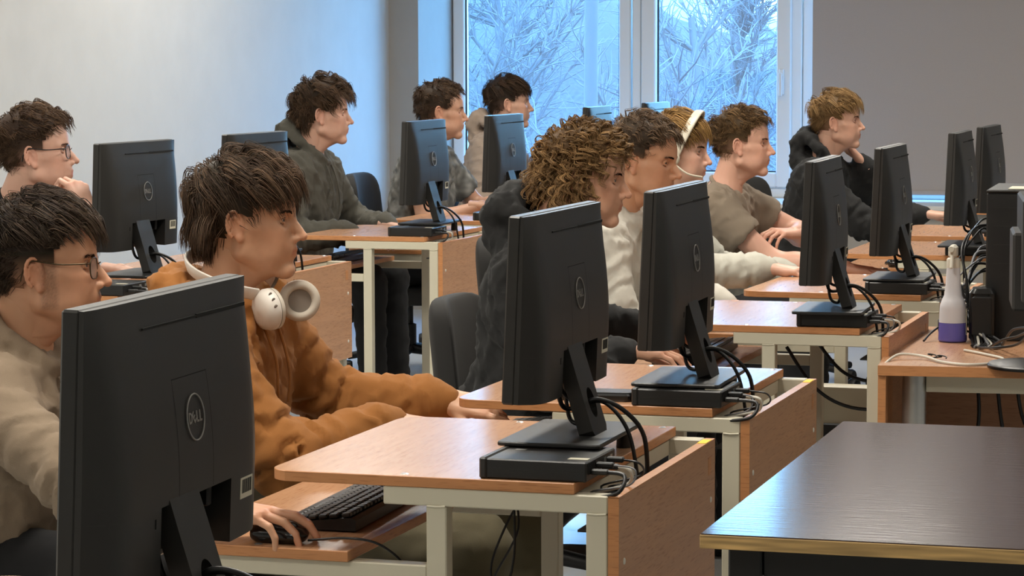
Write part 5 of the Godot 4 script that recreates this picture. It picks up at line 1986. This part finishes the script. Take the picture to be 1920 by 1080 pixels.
var PEOPLE := [
	{"who": "student in a taupe hoodie and thin glasses with a hand on a mouse", "seed": 1, "hood": 0.075, "folds": 0.009, "cell": 0.011, "head": [-2.325, 1.055, 4.431], "yaw": 22.0, "pitch": 3.0, "neck": [-0.055, -0.155], "hip": [-2.46, 0.50, 4.46], "turn": 6.0,
		"R": [[-2.15, 0.70, 4.16], [-1.838, 0.676, 4.150], [1.0, -0.10, 0.06], [0.1, 1, 0.0], "mouse"], "L": [[-2.25, 0.70, 4.72], [-2.22, 0.87, 4.62], [-0.35, 0.9, -0.2], [1, 0.3, 0.3], "fist"],
		"cloth": "knit_taupe", "strings": true, "trousers": "denim_black", "nose": 1.05, "jaw": 1.06, "chin": 0.003, "beard": Color(0.03, 0.022, 0.018), "beard_amount": 0.75, "skin": Color(0.80, 0.60, 0.475), "brow_weight": 1.3,
		"hair": {"c1": Color(0.185, 0.15, 0.12), "c2": Color(0.37, 0.30, 0.24), "n": 420, "per": 11, "top": 0.085, "side": 0.016, "back": 0.022, "fringe": 0.088, "lift": 0.22, "thick": 0.0010, "fade": 0.75, "puff": 0.026, "mess": 0.25, "drop": 0.35, "hug": 0.75, "steps": 8}},
	{"who": "student in a brown hoodie with white headphones round the neck", "seed": 2, "hood": 0.005, "bag": 0.62, "cell": 0.011, "head": [-2.17, 1.111, 5.025], "yaw": 12.0, "pitch": 5.0, "neck": [-0.06, -0.15], "hip": [-2.31, 0.49, 5.10], "turn": 4.0, "knee": 0.26, "knee_y": -0.02, "fat": 0.020,
		"R": [[-2.08, 0.66, 4.85], [-1.86, 0.700, 5.10], [1, -0.1, 0.25], [0, 1, 0], "type"], "L": [[-2.07, 0.72, 5.36], [-1.845, 0.705, 5.40], [1, -0.12, 0.03], [0, 0.9, -0.45], "point"],
		"cloth": "knit_brown", "strings": true, "trousers": "twill_olive", "folds": 0.013, "nose": 1.05, "jaw": 0.98, "chin": 0.002, "skin": Color(0.805, 0.62, 0.495),
		"hair": {"c1": Color(0.215, 0.17, 0.135), "c2": Color(0.45, 0.36, 0.285), "n": 430, "per": 11, "top": 0.12, "side": 0.028, "back": 0.095, "fringe": 0.105, "lift": 0.35, "thick": 0.0010, "puff": 0.030, "mess": 0.5, "drop": 0.33, "sweep": -0.25, "steps": 9, "hug": 0.55}},
	{"who": "curly-haired student in a black hoodie leaning towards the screen", "seed": 3, "hood": 0.070, "cell": 0.011, "head": [-1.87, 1.139, 6.484], "yaw": 9.0, "pitch": 10.0, "neck": [-0.11, -0.13], "hip": [-2.10, 0.50, 6.62], "turn": 3.0, "fat": 0.016,
		"R": [[-1.98, 0.66, 6.36], [-1.775, 0.690, 6.64], [1, -0.1, 0.2], [0, 1, 0], "type"], "L": [[-2.02, 0.68, 6.90], [-1.80, 0.71, 6.93], [1, -0.12, -0.1], [0, 1, 0], "type"],
		"cloth": "knit_black", "nose": 1.0, "skin": Color(0.81, 0.615, 0.505),
		"hair": {"c1": Color(0.39, 0.295, 0.19), "c2": Color(0.71, 0.56, 0.38), "full": true, "n": 620, "per": 6, "top": 0.085, "side": 0.075, "back": 0.075, "fringe": 0.075, "lift": 0.5, "curl": 0.0085, "turns": 1.8, "thick": 0.0012, "puff": 0.030, "mess": 0.8, "drop": 0.2, "steps": 12, "hug": 0.6, "spread": 0.004, "pinch": 0.6}},
	{"who": "student in a white hoodie behind the monitor of the brown hoodie's desk", "seed": 4, "hood": 0.055, "cell": 0.011, "head": [-2.0, 1.146, 7.554], "yaw": -2.0, "pitch": 12.0, "neck": [-0.075, -0.15], "hip": [-2.22, 0.50, 7.62], "fat": 0.02,
		"R": [[-2.0, 0.72, 7.36], [-1.79, 0.705, 7.50], [1, -0.1, 0.2], [0, 1, 0], "rest"], "L": [[-2.0, 0.72, 7.9], [-1.79, 0.70, 7.85], [1, -0.1, 0], [0, 1, 0], "rest"],
		"cloth": "knit_white", "strings": true, "nose": 1.1, "brow": 0.003, "brow_weight": 1.1, "skin": Color(0.80, 0.60, 0.475),
		"hair": {"c1": Color(0.26, 0.205, 0.155), "c2": Color(0.47, 0.375, 0.285), "n": 280, "per": 8, "top": 0.07, "side": 0.016, "back": 0.022, "fringe": 0.07, "lift": 0.4, "curl": 0.004, "turns": 1.1, "thick": 0.0012, "fade": 0.8, "puff": 0.024, "mess": 0.6, "drop": 0.35, "hug": 0.65, "steps": 8}},
	{"who": "fair student in an off-white sweatshirt wearing a headset band", "seed": 5, "cell": 0.011, "head": [-2.165, 1.134, 8.63], "yaw": 3.0, "pitch": 8.0, "neck": [-0.07, -0.15], "hip": [-2.34, 0.50, 8.62], "fat": 0.018, "collar": "crew", "garment": "sweatshirt",
		"R": [[-1.97, 0.74, 8.30], [-1.765, 0.775, 8.345], [1, -0.12, 0.1], [0, 1, 0], "rest"], "L": [[-2.05, 0.72, 8.9], [-1.80, 0.72, 8.85], [1, -0.1, 0], [0, 1, 0], "rest"],
		"cloth": "knit_offwhite", "nose": 0.95, "skin": Color(0.81, 0.64, 0.56),
		"hair": {"c1": Color(0.40, 0.30, 0.17), "c2": Color(0.74, 0.58, 0.36), "n": 280, "per": 8, "top": 0.10, "side": 0.05, "back": 0.05, "fringe": 0.095, "lift": 0.15, "thick": 0.0012, "puff": 0.02, "mess": 0.2, "drop": 0.4, "hug": 0.8, "steps": 8}},
	{"who": "student in a taupe T-shirt with crossed arms and a black wristband", "seed": 6, "cell": 0.011, "head": [-2.17, 1.124, 9.639], "yaw": 9.0, "pitch": 4.0, "neck": [-0.065, -0.155], "hip": [-2.33, 0.50, 9.66], "fat": 0.012, "collar": "crew", "garment": "t_shirt", "sleeve": "short", "sleeve_end": 0.46, "folds": 0.010,
		"R": [[-2.10, 0.73, 9.50], [-1.735, 0.690, 9.50], [1, -0.1, 0.03], [0, 1, 0], "mouse"], "L": [[-1.93, 0.76, 9.86], [-1.96, 0.80, 9.66], [-0.55, 0.1, -0.8], [0.1, 1, -0.1], "hold"],
		"cloth": "tee_taupe", "nose": 1.05, "jaw": 1.05, "skin": Color(0.83, 0.64, 0.55),
		"hair": {"c1": Color(0.30, 0.225, 0.145), "c2": Color(0.56, 0.44, 0.30), "n": 300, "per": 8, "top": 0.06, "side": 0.020, "back": 0.024, "fringe": 0.06, "lift": 0.5, "curl": 0.004, "turns": 1.0, "thick": 0.0012, "fade": 0.45, "puff": 0.028, "mess": 0.7, "drop": 0.3, "hug": 0.55, "steps": 8}},
	{"who": "fair student in a black hoodie resting the chin on a hand", "seed": 7, "hood": 0.100, "cell": 0.011, "head": [-2.17, 1.163, 11.525], "yaw": 8.0, "pitch": 2.0, "neck": [-0.06, -0.165], "hip": [-2.34, 0.50, 11.55], "fat": 0.018,
		"R": [[-2.06, 0.73, 11.40], [-1.75, 0.775, 11.47], [1, -0.05, 0.05], [0, 1, 0], "rest"], "L": [[-1.95, 0.82, 11.88], [-2.085, 1.00, 11.70], [-0.55, 0.75, -0.3], [0.8, 0.5, 0.2], "hold"],
		"cloth": "knit_black", "nose": 1.0, "skin": Color(0.83, 0.65, 0.56),
		"hair": {"c1": Color(0.40, 0.305, 0.185), "c2": Color(0.70, 0.56, 0.38), "n": 280, "per": 8, "top": 0.09, "side": 0.03, "back": 0.03, "fringe": 0.09, "lift": 0.25, "thick": 0.0012, "fade": 0.3, "puff": 0.028, "mess": 0.22, "drop": 0.35, "sweep": 0.5, "hug": 0.75, "steps": 8}},
	{"who": "laughing student in black-rimmed glasses and a black T-shirt with a hand at the mouth", "seed": 8, "cell": 0.011, "hs": 1.08, "head": [-3.95, 1.147, 7.511], "yaw": 24.0, "pitch": 0.0, "neck": [-0.075, -0.155], "hip": [-4.22, 0.50, 7.55], "collar": "crew", "garment": "t_shirt", "sleeve": "short",
		"R": [[-3.72, 0.80, 7.33], [-3.70, 0.985, 7.385], [-0.42, 0.88, 0.15], [0.8, 0.35, -0.5], "chin"], "L": [[-4.0, 0.74, 7.8], [-3.75, 0.77, 7.72], [1, -0.1, 0], [0, 1, 0], "rest"],
		"cloth": "tee_black", "nose": 1.0, "open": 0.004, "jaw": 1.04, "skin": Color(0.81, 0.64, 0.56),
		"hair": {"c1": Color(0.24, 0.18, 0.135), "c2": Color(0.45, 0.35, 0.265), "n": 330, "per": 8, "top": 0.065, "side": 0.018, "back": 0.024, "fringe": 0.065, "lift": 0.45, "curl": 0.003, "turns": 0.8, "thick": 0.0012, "fade": 0.5, "puff": 0.028, "mess": 0.55, "drop": 0.3, "hug": 0.6, "steps": 8}},
	{"who": "student with a wavy dark mop of hair in a dark grey hoodie", "seed": 9, "hood": 0.115, "cell": 0.011, "hs": 1.07, "head": [-4.15, 1.212, 10.455], "yaw": 21.0, "pitch": 5.0, "neck": [-0.07, -0.17], "hip": [-4.28, 0.52, 10.45], "fat": 0.02,
		"R": [[-4.15, 0.80, 10.22], [-3.92, 0.735, 10.26], [1, -0.15, 0.1], [0, 1, 0], "rest"], "L": [[-4.1, 0.80, 10.72], [-3.90, 0.735, 10.66], [1, -0.15, 0], [0, 1, 0], "rest"],
		"cloth": "knit_grey", "strings": true, "nose": 1.0, "skin": Color(0.81, 0.64, 0.56),
		"hair": {"c1": Color(0.225, 0.17, 0.13), "c2": Color(0.41, 0.32, 0.245), "n": 320, "per": 8, "top": 0.10, "side": 0.055, "back": 0.06, "fringe": 0.115, "lift": 0.4, "curl": 0.006, "turns": 0.8, "thick": 0.0013, "puff": 0.040, "mess": 0.45, "drop": 0.22, "steps": 9, "hug": 0.6}},
	{"who": "student in a mottled grey T-shirt in front of the window reveal", "seed": 10, "cell": 0.011, "hs": 1.06, "head": [-4.02, 1.202, 11.598], "yaw": 21.0, "pitch": 6.0, "neck": [-0.06, -0.165], "hip": [-4.18, 0.51, 11.60], "collar": "crew", "garment": "t_shirt", "sleeve": "short", "belly": 0.02,
		"R": [[-4.05, 0.79, 11.38], [-3.74, 0.785, 11.40], [1, -0.05, 0.05], [0, 1, 0], "rest"], "L": [[-4.0, 0.79, 11.9], [-3.70, 0.785, 11.75], [1, -0.05, 0], [0, 1, 0], "rest"],
		"cloth": "tee_mottled", "jaw": 1.1, "skin": Color(0.79, 0.61, 0.51),
		"hair": {"c1": Color(0.225, 0.17, 0.13), "c2": Color(0.38, 0.295, 0.225), "n": 240, "per": 8, "top": 0.05, "side": 0.02, "back": 0.022, "fringe": 0.045, "lift": 0.4, "curl": 0.003, "turns": 0.8, "thick": 0.0013, "fade": 0.2, "puff": 0.020, "mess": 0.5, "drop": 0.3, "hug": 0.7, "steps": 8}},
	{"who": "dark-haired student in a beige hoodie over a printed black T-shirt", "seed": 11, "hood": 0.090, "cell": 0.011, "hs": 1.04, "head": [-4.08, 1.218, 12.82], "yaw": 21.0, "pitch": 4.0, "neck": [-0.065, -0.16], "hip": [-4.24, 0.52, 12.82], "fat": 0.02,
		"R": [[-4.08, 0.80, 12.58], [-3.86, 0.775, 12.60], [1, -0.05, 0.05], [0, 1, 0], "rest"], "L": [[-4.0, 0.80, 13.1], [-3.80, 0.775, 13.0], [1, -0.05, 0], [0, 1, 0], "rest"],
		"cloth": "knit_beige", "inner": "tee_black", "skin": Color(0.80, 0.63, 0.54),
		"hair": {"c1": Color(0.18, 0.135, 0.10), "c2": Color(0.33, 0.25, 0.19), "n": 240, "per": 8, "top": 0.10, "side": 0.022, "back": 0.03, "fringe": 0.09, "lift": 0.1, "thick": 0.0013, "fade": 0.3, "puff": 0.024, "mess": 0.1, "drop": 0.4, "hug": 0.9, "steps": 8}},
]


func extras() -> void:
	for P in PEOPLE:
		if not P.has("node"): continue
		var hp: Array = P.hip
		var lab := "dark swivel office chair of the %s" % String(P.who).get_slice(" in front", 0).get_slice(" behind", 0).get_slice(" with", 0).get_slice(" leaning", 0).get_slice(" resting", 0).get_slice(" over", 0).get_slice(" wearing", 0)
		chairs(int(P.seed), V(hp[0] + (0.02 if int(P.seed) != 3 else 0.03), 0, hp[2] + (0.0 if int(P.seed) != 3 else 0.2)), lab)
	if PEOPLE[0].has("node"): glasses(PEOPLE[0].head_t, "thin gold-rimmed glasses of the student in the taupe hoodie", false)
	if PEOPLE[7].has("node"): glasses(PEOPLE[7].head_t, "dark half-rimmed glasses of the laughing student", true)
	if PEOPLE[4].has("node"): headset(PEOPLE[4].head_t)
	neck_headphones()
	# wristband, bracelet, drawstrings
	if PEOPLE[5].has("node"):
		var w := V(-1.80, 0.697, 9.50)
		solo("wristband", MB.new().lathe([[0.0295, -0.012], [0.032, -0.010], [0.032, 0.010], [0.0295, 0.012]], 24, w, Basis(Vector3(0, 0, 1), -PI / 2)).mesh(), M.tee_black, "black wristband on the arm of the student in the taupe T-shirt", "wristband")
	if PEOPLE[2].has("node"):
		var br := MB.new()
		for k in 12:
			var a := TAU * k / 12
			br.lathe([[0.0, -0.005], [0.0045, -0.003], [0.0055, 0.0], [0.0045, 0.003], [0.0, 0.005]], 8, V(-1.812, 0.711, 6.93) + Vector3(0, cos(a) * 0.031, sin(a) * 0.031))
		solo("bracelet", br.mesh(), mat("bead_bronze", Color(0.30, 0.22, 0.14), 0.35), "bead bracelet on the wrist of the curly-haired student", "bracelet")


var chair_protos := {}


func blob(mb: MB, c: Vector3, h: Vector3, e1: float, e2: float, curve := 0.0, bs := Basis.IDENTITY) -> void:
	# superquadric cushion; curve bends it round y
	var pts := PackedVector3Array()
	for j in 17:
		var v := lerpf(-PI / 2, PI / 2, j / 16.0)
		for i in 32:
			var u := TAU * i / 32
			var cv := pow(maxf(cos(v), 0.0), e1)
			var p := Vector3(cv * signf(cos(u)) * pow(absf(cos(u)), e2), signf(sin(v)) * pow(absf(sin(v)), e1), cv * signf(sin(u)) * pow(absf(sin(u)), e2)) * h
			p.x += curve * p.z * p.z
			pts.append(c + bs * p)
	mb.grid(pts, 32, 17, true, false, true)


func chairs(k: int, at: Vector3, lab: String) -> void:
	var low := k == 3
	var turn: float = [0.0, 0.1, -0.05, 0.05, 0.0, 0.1, 0.0, -0.1, 0.15, 0.05, 0.1, 0.0][k]
	if chair_protos.has(low):
		var c := copy(chair_protos[low], at, turn, lab)
		return
	var t := thing("office_chair", lab, "chair", at, turn, "office chairs")
	chair_protos[low] = t
	var s := MB.new()
	blob(s, Vector3(0.0, 0.36, 0), Vector3(0.235, 0.04, 0.235), 0.35, 0.45)
	part("seat", s.mesh(), M.chair_fabric, t)
	var b := MB.new()
	var cy := 0.60 if low else 0.715
	blob(b, Vector3(-0.245, cy, 0), Vector3(0.036, 0.205, 0.215), 0.45, 0.35, 0.9, Basis(Vector3(0, 0, 1), 0.10))
	part("backrest", b.mesh(), M.chair_fabric, t)
	part("back_bar", MB.new().tube(smooth_path([Vector3(-0.10, 0.31, 0), Vector3(-0.25, 0.32, 0), Vector3(-0.29, 0.42, 0), Vector3(-0.285, cy, 0)], 5), 0.017, 8).mesh(), M.chair_plastic, t)
	part("column", MB.new().lathe([[0.0, 0.09], [0.03, 0.09], [0.03, 0.22], [0.03, 0.22], [0.016, 0.225], [0.016, 0.32], [0.05, 0.325], [0.05, 0.325], [0.0, 0.325]], 16).mesh(), M.chair_plastic, t)
	for a in 5:
		var an := TAU * a / 5 + 0.3
		var d := Vector3(cos(an), 0, sin(an))
		var leg := part("base_leg", MB.new().tube(PackedVector3Array([Vector3(0, 0.11, 0), d * 0.15 + Vector3(0, 0.095, 0), d * 0.29 + Vector3(0, 0.075, 0)]), [0.026, 0.02, 0.016], 8).mesh(), M.chair_plastic, t)
		part("caster", MB.new().lathe([[0.0, -0.022], [0.022, -0.021], [0.028, -0.012], [0.028, 0.012], [0.022, 0.021], [0.0, 0.022]], 16, d * 0.29 + Vector3(0, 0.0285, 0), Basis(d.cross(Vector3.UP), d, Vector3.UP)).mesh(), M.rubber_black, leg)


func glasses(ht: Transform3D, lab: String, dark: bool) -> void:
	var t := thing("eyeglasses", lab, "glasses", ht.origin)
	var tr := Transform3D(ht.basis, Vector3.ZERO)
	var m := mat("spectacle_dark" if dark else "spectacle_gold", Color(0.06, 0.06, 0.06) if dark else Color(0.30, 0.25, 0.18), 0.3, 0.0 if dark else 0.8)
	var gl: Material = M.pane_glass
	for z in [-1.0, 1.0]:
		var c := Vector3(0.094, 0.0, 0.033 * z)
		var rim := PackedVector3Array()
		var face := []
		for k in 29:
			var a := TAU * k / 28
			var p := c + Vector3(0.0, 0.0195 * signf(sin(a)) * pow(absf(sin(a)), 0.65), 0.0245 * signf(cos(a)) * pow(absf(cos(a)), 0.65))
			p.x -= 0.9 * p.z * p.z * 3.0
			rim.append(tr * p)
			if k < 28: face.append(tr * p)
		part("rim", MB.new().tube(rim, 0.0013 if not dark else 0.0016, 6, false).mesh(), m, t)
		var lens := MB.new()
		lens.poly(face, tr * (c - Vector3(0.05, 0, 0)))
		part("lens", lens.mesh(), gl, t)
		var tp := [Vector3(0.084, 0.010, 0.0575 * z), Vector3(0.076, 0.011, 0.070 * z), Vector3(0.03, 0.012, 0.077 * z), Vector3(-0.018, 0.020, 0.084 * z), Vector3(-0.033, 0.006, 0.083 * z), Vector3(-0.040, -0.016, 0.080 * z)]
		var pp := []
		for q in tp: pp.append(tr * q)
		part("temple", MB.new().tube(smooth_path(pp, 5), 0.0015 if not dark else 0.002, 6).mesh(), m, t)
	var bp := []
	for q in [Vector3(0.0965, 0.006, -0.0095), Vector3(0.100, 0.009, 0), Vector3(0.0965, 0.006, 0.0095)]: bp.append(tr * q)
	part("bridge", MB.new().tube(smooth_path(bp, 5), 0.0013, 6).mesh(), m, t)


func headset(ht: Transform3D) -> void:
	var t := thing("headset", "off-white over-ear headset on the fair student in the sweatshirt", "headphones", ht.origin)
	var tr := Transform3D(ht.basis, Vector3.ZERO)
	var m := mat("headset_white", Color(0.80, 0.77, 0.70), 0.4)
	var outl := PackedVector3Array()
	var w := 5
	var sec := [Vector2(-0.016, 0.0), Vector2(-0.012, 0.004), Vector2(0.0, 0.0055), Vector2(0.012, 0.004), Vector2(0.016, 0.0), Vector2(0.012, -0.003), Vector2(-0.012, -0.003)]
	for k in 25:
		var a := lerpf(-0.25, PI + 0.25, k / 24.0)
		var d := Vector3(0, sin(a), cos(a))
		for q in sec:
			outl.append(tr * (Vector3(0.012 + q.x + 0.052 * sin(a), 0.002, 0) + d * Vector3(0, 0.137 + q.y, 0.094 + q.y)))
	part("headband", MB.new().grid(outl, sec.size(), 25, true).mesh(), m, t)
	for z in [-1.0, 1.0]:
		part("ear_cup", MB.new().lathe([[0.0, 0.010], [0.022, 0.008], [0.028, 0.002], [0.029, -0.008], [0.024, -0.013], [0.0, -0.013]], 24, tr * Vector3(-0.004, -0.016, 0.094 * z), tr.basis.orthonormalized() * Basis(Vector3(1, 0, 0), PI / 2 * z)).mesh(), m, t)
	var mic := []
	for q in [Vector3(0.0, -0.03, 0.094), Vector3(0.05, -0.065, 0.085), Vector3(0.095, -0.075, 0.05)]: mic.append(tr * q)
	part("microphone", MB.new().tube(smooth_path(mic, 5), 0.0035, 6).mesh(), m, t)


func neck_headphones() -> void:
	if not PEOPLE[1].has("node"): return
	var nk: Vector3 = PEOPLE[1].neck_w
	var ax: Basis = PEOPLE[1].axes
	var t := thing("headphones", "white over-ear headphones hanging round the neck over the brown hoodie", "headphones", nk)
	var m := mat("headphone_white", Color(0.86, 0.83, 0.79), 0.45)
	var pad := mat("headphone_pad", Color(0.80, 0.76, 0.70), 0.8)
	var inn := mat("headphone_cloth", Color(0.55, 0.51, 0.47), 0.9)
	var outl := PackedVector3Array()
	var sec := [Vector2(-0.015, 0.0), Vector2(-0.012, 0.004), Vector2(0.0, 0.005), Vector2(0.012, 0.004), Vector2(0.015, 0.0), Vector2(0.012, -0.003), Vector2(-0.012, -0.003)]
	var rows := 30
	for k in rows:
		var s := lerpf(-1.0, 1.0, k / (rows - 1.0))
		var a := PI + s * 2.55
		var rad := 0.088 + 0.010 * absf(s)
		var ce := ax.x * (cos(a) * rad + 0.008) + ax.z * sin(a) * (rad - 0.004) + ax.y * (0.062 - 0.030 * pow(absf(s), 1.5))
		var od := (ax.x * cos(a) + ax.z * sin(a)).normalized()
		var hd := (ax.y + od * 0.35).normalized()
		for q in sec: outl.append(ce + hd * q.x + od * q.y)
	part("headband", MB.new().grid(outl, sec.size(), rows, true).mesh(), m, t)
	for z in [1.0, -1.0]:
		var c: Vector3 = ax.x * 0.118 + ax.z * 0.050 * z + ax.y * 0.006
		var nrm := (ax.x * 0.55 + ax.z * (0.35 if z < 0 else -0.75) + ax.y * (0.30 if z < 0 else 0.1)).normalized()
		if z < 0: nrm = (ax.x * 0.35 + ax.z * 0.85 + ax.y * 0.25).normalized()
		var x := nrm.cross(ax.y).normalized()
		var bs := Basis(x, nrm, x.cross(nrm))
		if z < 0: c += ax.x * 0.03
		var cup := part("ear_cup", MB.new().lathe([[0.0, -0.026], [0.027, -0.024], [0.039, -0.016], [0.043, -0.004], [0.043, 0.004], [0.039, 0.006]], 30, c, bs).mesh(), m, t)
		part("ear_pad", MB.new().lathe([[0.025, 0.004], [0.024, 0.010], [0.028, 0.017], [0.035, 0.018], [0.042, 0.013], [0.043, 0.005]], 30, c, bs).mesh(), pad, cup)
		part("speaker_cloth", MB.new().lathe([[0.0, 0.0065], [0.027, 0.006]], 24, c, bs).mesh(), inn, cup)
		for q in 3:
			part("button", MB.new().lathe([[0.0, 0.0015], [0.004, 0.001], [0.0045, 0.0]], 10, c + bs * Vector3(0.0415 * cos(0.5 + 0.35 * q), -0.008, 0.0415 * sin(0.5 + 0.35 * q)), Basis(bs.y, bs * Vector3(cos(0.5 + 0.35 * q), 0, sin(0.5 + 0.35 * q)), bs.z)).mesh(), inn, cup)
